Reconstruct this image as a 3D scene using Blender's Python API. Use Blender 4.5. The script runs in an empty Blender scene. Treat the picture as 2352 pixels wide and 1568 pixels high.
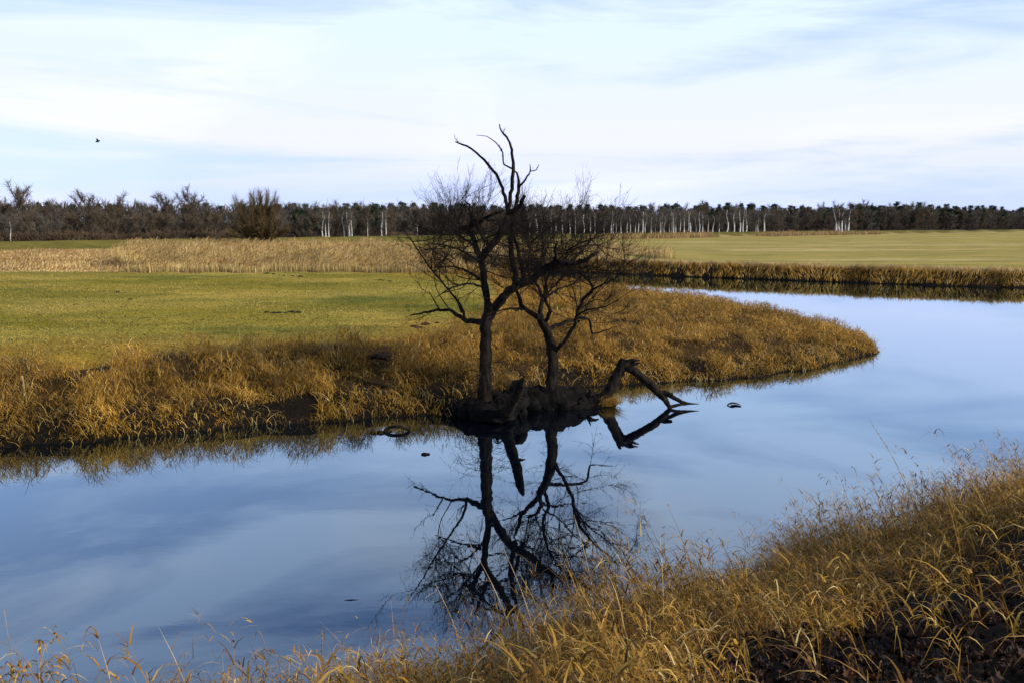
import bpy, math, random
import numpy as np
from mathutils import Vector
R = math.radians
random.seed(11)
rng = np.random.default_rng(7)
scene = bpy.context.scene
col = scene.collection

# ------------------------------------------------------------------ camera, sky, sun, exposure
CAM_H = 6.0
F = 1764.0                      # focal length in units of a 2352 px wide frame
PITCH = math.atan(272 / F)
cam = bpy.data.objects.new('camera', bpy.data.cameras.new('camera'))
col.objects.link(cam)
cam.location = (0, 0, CAM_H)
cam.rotation_euler = (math.pi / 2 - PITCH, 0, 0)
cam.data.sensor_width = 36
cam.data.lens = 27
cam.data.clip_start = 0.05
cam.data.clip_end = 20000
scene.camera = cam

SUN_EL, SUN_AZ = R(25), R(112)    # azimuth from +Y towards +X
w = bpy.data.worlds.new('World'); scene.world = w
w.use_nodes = True
nt = w.node_tree; nt.nodes.clear()
def N(t, k, **kw):
    n = t.nodes.new(k)
    for a, b in kw.items(): setattr(n, a, b)
    return n
out = N(nt, 'ShaderNodeOutputWorld'); bg = N(nt, 'ShaderNodeBackground')
sky = N(nt, 'ShaderNodeTexSky', sky_type='NISHITA')
sky.sun_disc = False; sky.sun_elevation = SUN_EL; sky.sun_rotation = SUN_AZ
sky.air_density = 1.0; sky.dust_density = 0.6; sky.ozone_density = 2.0
tc = N(nt, 'ShaderNodeTexCoord')
mp = N(nt, 'ShaderNodeMapping'); mp.inputs['Scale'].default_value = (1.0, 1.0, 6.2)
mp.inputs['Location'].default_value = (1.1, 4.2, 0.9)
nz = N(nt, 'ShaderNodeTexNoise'); nz.inputs['Scale'].default_value = 1.5; nz.inputs['Detail'].default_value = 6
nz.inputs['Roughness'].default_value = 0.56; nz.inputs['Distortion'].default_value = 0.9
cr = N(nt, 'ShaderNodeValToRGB')
cr.color_ramp.elements[0].position = 0.38; cr.color_ramp.elements[1].position = 0.56
sep = N(nt, 'ShaderNodeSeparateXYZ')
# veil of thin cloud: dense low down, opening to blue higher up
el = N(nt, 'ShaderNodeValToRGB')
e = el.color_ramp.elements
e[0].position = 0.0; e[0].color = (.62, .62, .62, 1)
e[1].position = 0.56; e[1].color = (.0, .0, .0, 1)
x1 = e.new(.27); x1.color = (.52, .52, .52, 1)
x2 = e.new(.38); x2.color = (.36, .36, .36, 1)
m1 = N(nt, 'ShaderNodeMath', operation='MULTIPLY'); m1.inputs[1].default_value = 0.50
m2 = N(nt, 'ShaderNodeMath', operation='ADD', use_clamp=True)
mix = N(nt, 'ShaderNodeMixRGB'); mix.inputs['Color2'].default_value = (9.6, 10.8, 12.9, 1)
L = nt.links.new
L(tc.outputs['Generated'], mp.inputs['Vector']); L(mp.outputs[0], nz.inputs['Vector'])
L(nz.outputs['Fac'], cr.inputs[0]); L(tc.outputs['Generated'], sep.inputs[0])
L(sep.outputs['Z'], el.inputs[0]); L(cr.outputs[0], m1.inputs[0]); L(m1.outputs[0], m2.inputs[0])
L(el.outputs[0], m2.inputs[1]); L(m2.outputs[0], mix.inputs['Fac'])
tint = N(nt, 'ShaderNodeMixRGB', blend_type='MULTIPLY'); tint.inputs['Fac'].default_value = 1; tint.inputs['Color2'].default_value = (.84, 1.12, 1.56, 1)
L(sky.outputs[0], tint.inputs['Color1']); L(tint.outputs[0], mix.inputs['Color1']); cc_ = N(nt, 'ShaderNodeValToRGB'); k_ = cc_.color_ramp.elements
k_[0].position = .035; k_[0].color = (.70, .76, .98, 1); k_[1].position = .22; k_[1].color = (.77, .87, 1.0, 1)
k_3 = k_.new(.10); k_3.color = (.87, .85, .98, 1)
gain = N(nt, 'ShaderNodeMixRGB', blend_type='MULTIPLY'); gain.inputs['Fac'].default_value = 1; gain.inputs['Color2'].default_value = (9.9, 10.4, 12.2, 1)
L(sep.outputs['Z'], cc_.inputs[0]); L(cc_.outputs[0], gain.inputs['Color1']); 
mp2 = N(nt, 'ShaderNodeMapping'); mp2.inputs['Scale'].default_value = (1.1, 1.1, 4.0); mp2.inputs['Location'].default_value = (7.1, 2.2, .4)
nz2 = N(nt, 'ShaderNodeTexNoise'); nz2.inputs['Scale'].default_value = 1.7; nz2.inputs['Detail'].default_value = 4; nz2.inputs['Distortion'].default_value = .5
cr2 = N(nt, 'ShaderNodeValToRGB'); cr2.color_ramp.elements[0].position = .46; cr2.color_ramp.elements[1].position = .72
wm = N(nt, 'ShaderNodeMixRGB'); wm.inputs["Color2"].default_value = (9.8, 10.0, 11.4, 1)
L(tc.outputs['Generated'], mp2.inputs[0]); L(mp2.outputs[0], nz2.inputs['Vector']); L(nz2.outputs['Fac'], cr2.inputs[0]); L(cr2.outputs[0], wm.inputs[0])
L(gain.outputs[0], wm.inputs['Color1']); L(wm.outputs[0], mix.inputs['Color2'])
L(mix.outputs[0], bg.inputs['Color']); L(bg.outputs[0], out.inputs['Surface'])
bg.inputs['Strength'].default_value = 0.10

sun = bpy.data.objects.new('sun', bpy.data.lights.new('sun', 'SUN'))
col.objects.link(sun)
sun.data.energy = 5.0; sun.data.angle = R(0.6); sun.data.color = (1, .93, .80)
sd_ = Vector((math.cos(SUN_EL) * math.sin(SUN_AZ), math.cos(SUN_EL) * math.cos(SUN_AZ), math.sin(SUN_EL)))
sun.rotation_euler = sd_.to_track_quat('Z', 'Y').to_euler()
scene.view_settings.view_transform = 'Standard'
scene.view_settings.look = 'None'
scene.view_settings.exposure = 0.10
scene.view_settings.gamma = 1.0

# ------------------------------------------------------------------ helpers
cp, sp = math.cos(PITCH), math.sin(PITCH)
def ray(px, py):
    a, b = (px - 1176) / F, (784 - py) / F
    return a, cp + b * sp, b * cp - sp           # x, y (forward), z
def PZ(px, py, z=0.0):                            # point of height z seen at that place
    a, y, zz = ray(px, py); k = (z - CAM_H) / zz
    return (a * k, y * k)
def PD(px, py, d):                                # point d metres ahead
    a, y, zz = ray(px, py); k = d / y
    return np.array((a * k, d, CAM_H + zz * k))

def tag(o, label=None, cat=None, group=None, kind=None):
    if label: o['label'] = label
    if cat: o['category'] = cat
    if group: o['group'] = group
    if kind: o['kind'] = kind
    return o
def empty(name, loc):
    o = bpy.data.objects.new(name, None); col.objects.link(o); o.location = loc
    o.empty_display_size = 0.2
    return o
def mesh_np(name, V, Q, T=None, C=None, smooth=False):
    V = np.asarray(V, np.float32).reshape(-1, 3)
    me = bpy.data.meshes.new(name)
    Q = np.zeros((0, 4), np.int32) if Q is None or len(Q) == 0 else np.asarray(Q, np.int32)
    T = np.zeros((0, 3), np.int32) if T is None or len(T) == 0 else np.asarray(T, np.int32)
    me.vertices.add(len(V)); me.vertices.foreach_set('co', V.ravel())
    me.loops.add(Q.size + T.size); me.loops.foreach_set('vertex_index', np.concatenate([Q.ravel(), T.ravel()]))
    me.polygons.add(len(Q) + len(T))
    st = np.concatenate([np.arange(len(Q)) * 4, Q.size + np.arange(len(T)) * 3]).astype(np.int32)
    me.polygons.foreach_set('loop_start', st)
    me.update(calc_edges=True)
    if smooth: me.polygons.foreach_set('use_smooth', np.ones(len(me.polygons), bool))
    if C is not None:
        a = me.color_attributes.new('Col', 'FLOAT_COLOR', 'POINT')
        c4 = np.ones((len(V), 4), np.float32); c4[:, :3] = np.asarray(C, np.float32).reshape(-1, 3)
        a.data.foreach_set('color', c4.ravel())
    me.validate()
    return me
def obj(name, me, mat, parent=None):
    o = bpy.data.objects.new(name, me); col.objects.link(o)
    if mat and not me.materials: me.materials.append(mat)
    if parent is not None: o.parent = parent
    return o

def _h(ix, iy, s):
    v = np.sin(ix * 127.1 + iy * 311.7 + s * 74.7) * 43758.5453
    return v - np.floor(v)
def vnoise(x, y, s=0):
    x = np.asarray(x, float); y = np.asarray(y, float)
    ix, iy = np.floor(x), np.floor(y); fx, fy = x - ix, y - iy
    fx = fx * fx * (3 - 2 * fx); fy = fy * fy * (3 - 2 * fy)
    a = _h(ix, iy, s); b = _h(ix + 1, iy, s); c = _h(ix, iy + 1, s); d = _h(ix + 1, iy + 1, s)
    return (a * (1 - fx) + b * fx) * (1 - fy) + (c * (1 - fx) + d * fx) * fy
def fbm(x, y, s=0, o=3):
    r = 0; a = .5; t = 0
    for i in range(o):
        r = r + a * vnoise(x, y, s + i * 9); t += a; a *= .5; x = x * 2.03; y = y * 2.03
    return r / t
def sstep(a, b, x):
    t = np.clip((x - a) / (b - a), 0, 1); return t * t * (3 - 2 * t)

# ------------------------------------------------------------------ materials
def mat_new(name):
    m = bpy.data.materials.new(name); m.use_nodes = True
    t = m.node_tree; t.nodes.clear()
    return m, t, N(t, 'ShaderNodeOutputMaterial')
def mat_grass(name, trans=.35, rough=.55, gain=1.0):
    m, t, o = mat_new(name)
    at = N(t, 'ShaderNodeAttribute'); at.attribute_name = 'Col'
    p = N(t, 'ShaderNodeBsdfPrincipled'); p.inputs['Roughness'].default_value = rough
    p.inputs['Specular IOR Level'].default_value = .25
    tr = N(t, 'ShaderNodeBsdfTranslucent'); mx = N(t, 'ShaderNodeMixShader'); mx.inputs[0].default_value = trans
    t.links.new(at.outputs['Color'], p.inputs['Base Color']); t.links.new(at.outputs['Color'], tr.inputs['Color'])
    t.links.new(p.outputs[0], mx.inputs[1]); t.links.new(tr.outputs[0], mx.inputs[2]); t.links.new(mx.outputs[0], o.inputs[0])
    return m
def mat_bark(name, c1, c2, scale=6, bump=.5, stretch=.25):
    m, t, o = mat_new(name)
    tc = N(t, 'ShaderNodeTexCoord'); mp = N(t, 'ShaderNodeMapping'); mp.inputs['Scale'].default_value = (1, 1, stretch)
    nz = N(t, 'ShaderNodeTexNoise'); nz.inputs['Scale'].default_value = scale; nz.inputs['Detail'].default_value = 5
    cr = N(t, 'ShaderNodeValToRGB'); cr.color_ramp.elements[0].position = .4; cr.color_ramp.elements[1].position = .68
    cr.color_ramp.elements[0].color = (*c1, 1); cr.color_ramp.elements[1].color = (*c2, 1)
    p = N(t, 'ShaderNodeBsdfPrincipled'); p.inputs['Roughness'].default_value = .9
    p.inputs['Specular IOR Level'].default_value = .1
    b = N(t, 'ShaderNodeBump'); b.inputs['Strength'].default_value = bump; b.inputs['Distance'].default_value = .05
    l = t.links.new
    l(tc.outputs['Object'], mp.inputs[0]); l(mp.outputs[0], nz.inputs['Vector']); l(nz.outputs['Fac'], cr.inputs[0])
    l(cr.outputs[0], p.inputs['Base Color']); l(nz.outputs['Fac'], b.inputs['Height']); l(b.outputs[0], p.inputs['Normal'])
    l(p.outputs[0], o.inputs[0])
    return m
def mat_ground():
    m, t, o = mat_new('ground')
    at = N(t, 'ShaderNodeAttribute'); at.attribute_name = 'Col'
    tc = N(t, 'ShaderNodeTexCoord'); l = t.links.new
    mp = N(t, 'ShaderNodeMapping'); mp.inputs['Scale'].default_value = (.35, 1.0, 1); l(tc.outputs['Object'], mp.inputs[0])
    n1 = N(t, 'ShaderNodeTexNoise'); n1.inputs['Scale'].default_value = .35; n1.inputs['Detail'].default_value = 8
    n1.inputs['Roughness'].default_value = .72; l(mp.outputs[0], n1.inputs['Vector'])
    n2 = N(t, 'ShaderNodeTexNoise'); n2.inputs['Scale'].default_value = 9; n2.inputs['Detail'].default_value = 6
    n2.inputs['Roughness'].default_value = .7; l(tc.outputs['Object'], n2.inputs['Vector'])
    c1 = N(t, 'ShaderNodeValToRGB'); c1.color_ramp.elements[0].position = .36; c1.color_ramp.elements[1].position = .66
    c1.color_ramp.elements[0].color = (.62, .68, .6, 1); c1.color_ramp.elements[1].color = (1.3, 1.2, 1.25, 1)
    c2 = N(t, 'ShaderNodeValToRGB'); c2.color_ramp.elements[0].position = .36; c2.color_ramp.elements[1].position = .62
    c2.color_ramp.elements[0].color = (.5, .55, .5, 1); c2.color_ramp.elements[1].color = (1.22, 1.2, 1.15, 1)
    l(n1.outputs['Fac'], c1.inputs[0]); l(n2.outputs['Fac'], c2.inputs[0])
    a = N(t, 'ShaderNodeMixRGB', blend_type='MULTIPLY'); a.inputs[0].default_value = 1
    b = N(t, 'ShaderNodeMixRGB', blend_type='MULTIPLY'); b.inputs[0].default_value = 1
    l(at.outputs['Color'], a.inputs[1]); l(c1.outputs[0], a.inputs[2]); l(a.outputs[0], b.inputs[1]); l(c2.outputs[0], b.inputs[2])
    p = N(t, 'ShaderNodeBsdfPrincipled'); p.inputs['Roughness'].default_value = .95; p.inputs['Specular IOR Level'].default_value = .05
    bp = N(t, 'ShaderNodeBump'); bp.inputs['Strength'].default_value = .6; bp.inputs['Distance'].default_value = .06
    l(n2.outputs['Fac'], bp.inputs['Height']); l(bp.outputs[0], p.inputs['Normal']); l(b.outputs[0], p.inputs['Base Color'])
    l(p.outputs[0], o.inputs[0])
    return m
def mat_water():
    m, t, o = mat_new('river water'); l = t.links.new
    tc = N(t, 'ShaderNodeTexCoord'); mp = N(t, 'ShaderNodeMapping'); mp.inputs['Scale'].default_value = (.6, 1.4, 1)
    l(tc.outputs['Object'], mp.inputs[0])
    nz = N(t, 'ShaderNodeTexNoise'); nz.inputs['Scale'].default_value = 3.0; nz.inputs['Detail'].default_value = 3
    l(mp.outputs[0], nz.inputs['Vector'])
    bp = N(t, 'ShaderNodeBump'); bp.inputs['Strength'].default_value = .045; bp.inputs['Distance'].default_value = .01
    l(nz.outputs['Fac'], bp.inputs['Height'])
    fr = N(t, 'ShaderNodeFresnel'); fr.inputs['IOR'].default_value = 1.33
    pw = N(t, 'ShaderNodeMath', operation='POWER'); pw.inputs[1].default_value = .42; l(fr.outputs[0], pw.inputs[0])
    gl = N(t, 'ShaderNodeBsdfGlossy'); gl.inputs['Roughness'].default_value = .004; gl.inputs['Color'].default_value = (.74, .90, 1, 1)
    df = N(t, 'ShaderNodeBsdfDiffuse'); df.inputs['Color'].default_value = (.0015, .0022, .005, 1)
    mx = N(t, 'ShaderNodeMixShader'); l(pw.outputs[0], mx.inputs[0]); l(df.outputs[0], mx.inputs[1]); l(gl.outputs[0], mx.inputs[2])
    l(bp.outputs[0], gl.inputs['Normal']); l(mx.outputs[0], o.inputs[0])
    return m
M_ground = mat_ground(); M_water = mat_water()
M_blade = mat_grass('dry grass', .30); M_short = mat_grass('meadow turf', .25)
M_leaf = mat_grass('dead leaves', .10, .75)
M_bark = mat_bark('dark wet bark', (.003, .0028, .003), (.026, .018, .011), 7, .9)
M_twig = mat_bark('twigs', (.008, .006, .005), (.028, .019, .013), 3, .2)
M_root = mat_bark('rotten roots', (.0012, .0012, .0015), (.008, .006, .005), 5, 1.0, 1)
M_fbark = mat_bark('forest bark', (.03, .022, .018), (.085, .066, .05), 2, .3)
M_fcrown = mat_bark('bare forest twigs', (.070, .052, .034), (.145, .110, .074), .6, .1, 1)
M_fcrown2 = mat_bark('grey forest twigs', (.075, .064, .050), (.15, .128, .102), .6, .1, 1)
M_willow = mat_bark('olive willow twigs', (.070, .048, .022), (.15, .105, .05), .6, .1, 1)
M_birch = mat_bark('birch bark', (.30, .28, .26), (.80, .78, .74), 1.6, .2, 2.5)
M_pine = mat_bark('pine needles', (.012, .024, .014), (.045, .068, .034), .8, .1, 1)
M_bush = mat_bark('hedge twigs', (.055, .036, .022), (.12, .085, .05), .6, .1, 1)
M_soil = mat_bark('mole soil', (.010, .008, .007), (.030, .022, .016), 12, .8, 1)
M_pale = mat_bark('pale dead stem', (.22, .15, .07), (.45, .36, .22), 14, .3)

# ------------------------------------------------------------------ river outline and ground height
nrm = np.array((-.46, .89)); drc = np.array((.89, .46))
Aline = [tuple(nrm * q_ + drc * t) for t, q_ in ((-90, 8.3), (-40, 8.3), (-15, 8.2), (-6, 8.2), (-1, 8.3), (1.5, 8.2), (3.5, 7.95), (5.6, 7.85), (7.2, 8.5), (10, 8.6))] + [(14, 16.0), (30, 15), (220, -20)]
Cfar = [(230, 30), (100, 58)] + [PZ(*p) for p in ((2352, 661), (2233, 659), (2000, 651), (1801, 644), (1600, 637), (1455, 631),
        (1300, 625), (1200, 619), (1130, 613), (1060, 606), (960, 602), (915, 606))]
Bback = [PZ(*p) for p in ((905, 616), (925, 627), (1000, 637), (1100, 650), (1200, 660), (1300, 667), (1450, 680), (1650, 700), (1730, 719),
         (1850, 741), (1935, 768), (1995, 782))]
Bnear = [PZ(*p) for p in ((2022, 796), (2005, 812), (1950, 828), (1860, 848), (1750, 862), (1642, 872), (1540, 876), (1468, 879), (1360, 886),
         (1280, 893), (1225, 905), (1195, 935), (1160, 957), (1110, 966), (1060, 955), (1000, 950), (889, 957), (800, 966), (690, 972), (600, 976),
         (514, 984), (400, 993), (296, 1005), (198, 1016), (90, 1016), (0, 1024))] + [(-30, 15.6), (-80, -2)]
WP = np.array(Aline + Cfar + Bback + Bnear)
Cmid = np.array(sorted([PZ(*p) for p in ((2600, 690), (2352, 690), (1900, 672), (1600, 655), (1300, 645), (1100, 630), (915, 611))]))
def water_sd(x, y):            # > 0 on land, < 0 in the river
    x = np.asarray(x, float).ravel(); y = np.asarray(y, float).ravel()
    d = np.full(x.shape, 1e18); ins = np.zeros(x.shape, bool); n = len(WP)
    for i in range(n):
        ax, ay = WP[i]; bx, by = WP[(i + 1) % n]
        ex, ey = bx - ax, by - ay
        t = np.clip(((x - ax) * ex + (y - ay) * ey) / (ex * ex + ey * ey), 0, 1)
        d = np.minimum(d, (x - ax - t * ex) ** 2 + (y - ay - t * ey) ** 2)
        c = (ay > y) != (by > y)
        with np.errstate(divide='ignore', invalid='ignore'):
            ins ^= c & (x < ex * (y - ay) / (ey if ey else 1e-9) + ax)
    d = np.sqrt(d)
    return np.where(ins, -d, d) + (fbm(x * .9, y * .9, 3) - .5) * .7
def is_near(x, y): return np.where(x < 12, nrm[0] * x + nrm[1] * y < 12, y < 25)
def is_far(x, y): return (y > np.interp(x, Cmid[:, 0], Cmid[:, 1])) & (x > Cmid[0, 0] - 3)
DK = np.array([(-500, -170), (-250, 30), (-86, 133), (-52, 163), (0, 219), (120, 310), (268, 405), (700, 600), (1500, 900)])
def dike_d(x, y):              # signed distance along y to the embankment line (rough)
    yy = np.interp(x, DK[:, 0], DK[:, 1]); sl = np.interp(x, DK[:-1, 0], np.diff(DK[:, 1]) / np.diff(DK[:, 0]))
    return (y - yy) / np.sqrt(1 + sl * sl)
def height(x, y, sd=None):
    x = np.asarray(x, float).ravel(); y = np.asarray(y, float).ravel()
    if sd is None: sd = water_sd(x, y)
    near, far = is_near(x, y), is_far(x, y)
    s = np.maximum(sd, 0)
    zn = np.interp(s, (0, .5, 2.1, 6.1, 7.2), (0, .5, 1.65, 4.15, 4.3)) + (fbm(x * .8, y * .8, 5) - .5) * .30 * np.clip(s, 0, 1)
    pen = sstep(-1, 7, x) * sstep(75, 55, y)
    H = 1.4 - .55 * pen; W = 5.5 - 1.5 * pen
    zb = H * (.42 * (1 - np.exp(-s / .35)) + .58 * sstep(0, 1, s / W)) + (fbm(x * .5, y * .5, 8) - .5) * .28 * np.clip(s, 0, 1)
    zc = 1.3 * sstep(-.3, 1.6, s)
    zf = np.where(far, zc, zb)
    # dark hollow in the left bank
    hx, hy = PZ(175, 855, .9)
    zf = zf - .8 * np.exp(-((x - hx) / .9) ** 2 - ((y - hy) / 1.1) ** 2)
    dd = np.abs(dike_d(x, y) - 5)
    zf = zf + 1.35 * sstep(6.5, 1.5, dd)
    z = np.where(near, zn, zf)
    return np.where(sd < 0, np.maximum(sd * .7, -1.2), z)

def axis(lo, hi, step, far_lo, far_hi, g):
    a = list(np.arange(lo, hi, step)); s = step
    while a[-1] < far_hi: s *= g; a.append(a[-1] + s)
    b = []; s = step; c = lo
    while c > far_lo: s *= g; c -= s; b.append(c)
    return np.array(b[::-1] + a)
gx = axis(-20, 26, .33, -3000, 3000, 1.045); gy = axis(0, 33, .30, -60, 5000, 1.028)
X, Y = np.meshgrid(gx, gy); sx, sy = X.ravel(), Y.ravel()
SD = water_sd(sx, sy); Z = height(sx, sy, SD)
def lerp(a, b, t): return a + (b - a) * t[:, None]
C = np.tile(np.array((.225, .180, .020)), (len(sx), 1))                       # meadow green
n0 = fbm(sx * .07, sy * .16, 2, 4)
C = lerp(C, np.array((.33, .25, .045)), sstep(.40, .66, n0))
C = lerp(C, np.array((.13, .14, .018)), sstep(.60, .75, fbm(sx * .11 + 9, sy * .3, 17, 4)) * .8)
# the far field to the right is paler
C = lerp(C, np.array((.34, .265, .070)), (is_far(sx, sy) * sstep(60, 95, sy) * (sx > 0)).astype(float))
C = lerp(C, np.array((.50, .38, .16)), (is_far(sx, sy) & (sx > 0)) * sstep(.56, .70, fbm(sx * .02 + 3, sy * .10, 83, 3)) * .7)
straw = np.array((.42, .30, .12)); brown = np.array((.045, .026, .009)); soil = np.array((.012, .009, .007))
near, far = is_near(sx, sy), is_far(sx, sy)
reedm = (sstep(70, 74, sy) * sstep(120, 112, sy) * (sx < 6)) * (sx > -200)
C = lerp(C, straw * (.75 + .4 * fbm(sx * .2, sy * .2, 4))[:, None], reedm)
dkd = dike_d(sx, sy)
C = lerp(C, np.array((.42, .30, .12)) * .95, sstep(-16, -12, dkd + 6 * (fbm(sx * .03, sy * .03, 31) - .5)) * sstep(-3, -5, dkd) * .8)
C = lerp(C, np.array((.15, .125, .028)), sstep(-3.5, -2, dkd) * sstep(30, 10, dkd))
C = lerp(C, np.array((.03, .022, .015)), sstep(8, 14, dkd))
pen = sstep(-3, 3, sx) * (sy < 75) * (~far)
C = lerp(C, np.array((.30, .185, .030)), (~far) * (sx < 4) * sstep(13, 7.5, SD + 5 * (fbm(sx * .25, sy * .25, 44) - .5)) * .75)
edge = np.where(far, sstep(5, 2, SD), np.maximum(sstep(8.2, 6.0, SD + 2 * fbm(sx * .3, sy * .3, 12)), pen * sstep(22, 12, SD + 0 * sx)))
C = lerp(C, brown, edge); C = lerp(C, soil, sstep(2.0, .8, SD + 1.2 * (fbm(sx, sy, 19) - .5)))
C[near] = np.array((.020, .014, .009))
me = None
nxg, nyg = len(gx), len(gy)
i = (np.arange(nyg - 1)[:, None] * nxg + np.arange(nxg - 1)[None]).ravel()
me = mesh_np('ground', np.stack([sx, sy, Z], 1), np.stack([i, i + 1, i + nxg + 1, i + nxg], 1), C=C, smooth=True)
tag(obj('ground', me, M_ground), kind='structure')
wx = 300.0
me = mesh_np('river', [(-200, -60, 0), (wx, -60, 0), (wx, 130, 0), (-200, 130, 0)], [(0, 1, 2, 3)])
tag(obj('river_water', me, M_water), kind='structure')

# ------------------------------------------------------------------ grass
def blades(base, h, ang, lean, bend, drop, wd, C, segs=4, face=None, tipc=1.15, p=.7):
    n = len(base); t = np.linspace(0, 1, segs + 1)[None, :]
    hh = h[:, None]; f = rng.uniform(0, np.pi, n) if face is None else face
    out_ = hh * (lean[:, None] * t + bend[:, None] * t * t)
    x = base[:, 0:1] + np.cos(ang)[:, None] * out_; y = base[:, 1:2] + np.sin(ang)[:, None] * out_
    z = base[:, 2:3] + hh * (t - drop[:, None] * t ** 2.5)
    ww = wd[:, None] * .5 * ((1 - t) ** p + .04)
    dx = np.cos(f)[:, None] * ww; dy = np.sin(f)[:, None] * ww
    V = np.stack([np.stack([x - dx, y - dy, z], -1), np.stack([x + dx, y + dy, z], -1)], 2)   # n, s+1, 2, 3
    k = np.arange(n)[:, None] * (segs + 1) * 2 + np.arange(segs)[None] * 2
    Q = np.stack([k, k + 1, k + 3, k + 2], -1).reshape(-1, 4)
    CC = C[:, None, None, :] * (.72 + (tipc - .72) * t[:, :, None, None] * np.ones((1, 1, 2, 1)))  # darker base, paler tip: shade deep in the grass put into the colour
    return V.reshape(-1, 3), Q, np.broadcast_to(CC, (n, segs + 1, 2, 3)).reshape(-1, 3)
def join(parts):
    V, Q, CC, o = [], [], [], 0
    for v, q, c in parts: V.append(v); Q.append(q + o); CC.append(c); o += len(v)
    return np.concatenate(V), np.concatenate(Q), np.concatenate(CC)
GOLD = np.array([(.48, .275, .045), (.38, .205, .030), (.24, .120, .018), (.60, .39, .10), (.70, .54, .25), (.11, .052, .012), (.28, .20, .025)]) * np.array((1.04, .98, .80))
def palette(n, pr, x=None, y=None, s=0):
    c = GOLD[rng.choice(len(GOLD), n, p=np.array(pr) / sum(pr))] * rng.uniform(.75, 1.2, (n, 1))
    if x is not None: c = c * (.16 + 1.65 * fbm(x * .7, y * .7, s + 60, 3))[:, None]
    return c
def scatter(n, x0, x1, y0, y1, keep):
    x = rng.uniform(x0, x1, n); y = rng.uniform(y0, y1, n)
    v = np.abs(x) < .69 * (y + 1.5) + 1.2          # roughly what can be seen, with a margin to the sides
    x, y = x[v], y[v]; sd = water_sd(x, y); k = keep(x, y, sd)
    return x[k], y[k], sd[k]
rootc = [(PZ(1085, 940, .3), .65), (PZ(1150, 930, .3), .8), (PZ(690, 955, .1), .55), (PZ(170, 862, .8), .9), (PZ(215, 880, .8), .6)]
def notdark(x, y):
    k = np.ones(len(x), bool)
    for (cx, cy), r in rootc: k &= ((x - cx) ** 2 + (y - cy) ** 2 > r * r * rng.uniform(.6, 1.1, len(x)))
    return k
# the bank across the river and the tongue of land
def keepB(x, y, sd):
    pen = sstep(-3, 3, x)
    wlim = 6.2 + 2.6 * (fbm(x * .3, y * .3, 12) - .5) + pen * 40
    return (sd > .02) & (sd < wlim) & ~is_near(x, y) & ~is_far(x, y) & notdark(x, y) & (rng.random(len(x)) < .06 + .94 * sstep(.33, .52, fbm(x * 1.1, y * 1.1, 21)))
x, y, sd = scatter(1600000, -22, 34, 17, 78, keepB)
dens = np.minimum(1, (30 / y) ** 1.2); k = rng.random(len(x)) < dens * .95
x, y, sd = x[k], y[k], sd[k]; n = len(x); z = height(x, y, sd)
tuft = fbm(x * 1.3, y * 1.3, 33)
h = (.27 + .28 * sstep(.3, .7, tuft)) * rng.uniform(.45, 1.2, n) * (1 - .35 * sstep(-3, 5, x)) * (.55 + .45 * sstep(6.5, 4, sd) + .45 * sstep(-3, 3, x)).clip(0, 1)
lift = rng.uniform(0, 1, n) ** 1.5 * (.08 + .70 * sstep(.32, .68, tuft)) * sstep(.1, .9, sd) * (1 - .35 * sstep(-3, 5, x))
ang = fbm(x * 1.1, y * 1.1, 41) * 16 + rng.normal(0, 1.0, n)
edgeb = sstep(1.2, .1, sd)
ang = np.where(rng.random(n) < edgeb * .6, np.pi * 1.5 + rng.normal(0, .7, n), ang)
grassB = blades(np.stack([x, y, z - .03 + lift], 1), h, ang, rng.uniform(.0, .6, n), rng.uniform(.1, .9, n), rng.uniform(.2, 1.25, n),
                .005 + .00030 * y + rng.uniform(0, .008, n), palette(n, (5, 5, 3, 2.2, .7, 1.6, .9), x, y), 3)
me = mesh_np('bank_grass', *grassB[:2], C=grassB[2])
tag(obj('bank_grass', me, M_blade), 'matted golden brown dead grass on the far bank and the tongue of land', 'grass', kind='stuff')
# pale long leaves at the waterline
x, y, sd = scatter(260000, -22, 27, 17, 60, lambda x, y, sd: (sd > -.12) & (sd < .9) & ~is_near(x, y) & ~is_far(x, y) & notdark(x, y) & (fbm(x * 1.7, y * 1.7, 77) > .45))
k = rng.random(len(x)) < .42; x, y, sd = x[k], y[k], sd[k]
n = len(x); z = np.maximum(height(x, y, sd), -.05)
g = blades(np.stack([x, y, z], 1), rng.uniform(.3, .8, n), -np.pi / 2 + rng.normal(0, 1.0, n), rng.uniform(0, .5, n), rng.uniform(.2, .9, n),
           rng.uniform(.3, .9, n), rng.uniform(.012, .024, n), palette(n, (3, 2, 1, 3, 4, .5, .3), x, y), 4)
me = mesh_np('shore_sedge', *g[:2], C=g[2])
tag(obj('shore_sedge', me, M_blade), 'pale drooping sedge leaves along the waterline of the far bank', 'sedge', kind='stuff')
# far bank right
x, y, sd = scatter(420000, -14, 75, 62, 112, lambda x, y, sd: (sd > .0) & (sd < 3.2 + 2 * fbm(x * .2, y * .2, 5)) & is_far(x, y))
k = rng.random(len(x)) < .9; x, y, sd = x[k], y[k], sd[k]
n = len(x); z = height(x, y, sd)
c = palette(n, (4, 4, 3, 3, 2, 2, .5), x, y)
c = lerp(c, np.array((.50, .36, .17)) * rng.uniform(.7, 1.1, (n, 1)), sstep(1.2, 2.2, sd) * .8)
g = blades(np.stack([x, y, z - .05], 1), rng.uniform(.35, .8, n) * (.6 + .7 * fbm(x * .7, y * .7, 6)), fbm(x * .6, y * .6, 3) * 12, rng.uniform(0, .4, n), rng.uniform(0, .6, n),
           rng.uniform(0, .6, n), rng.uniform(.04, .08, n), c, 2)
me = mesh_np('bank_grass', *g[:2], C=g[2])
tag(obj('river_edge_grass', me, M_blade), 'brown and straw coloured grass fringe along the distant right bank', 'grass', kind='stuff')
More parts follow.
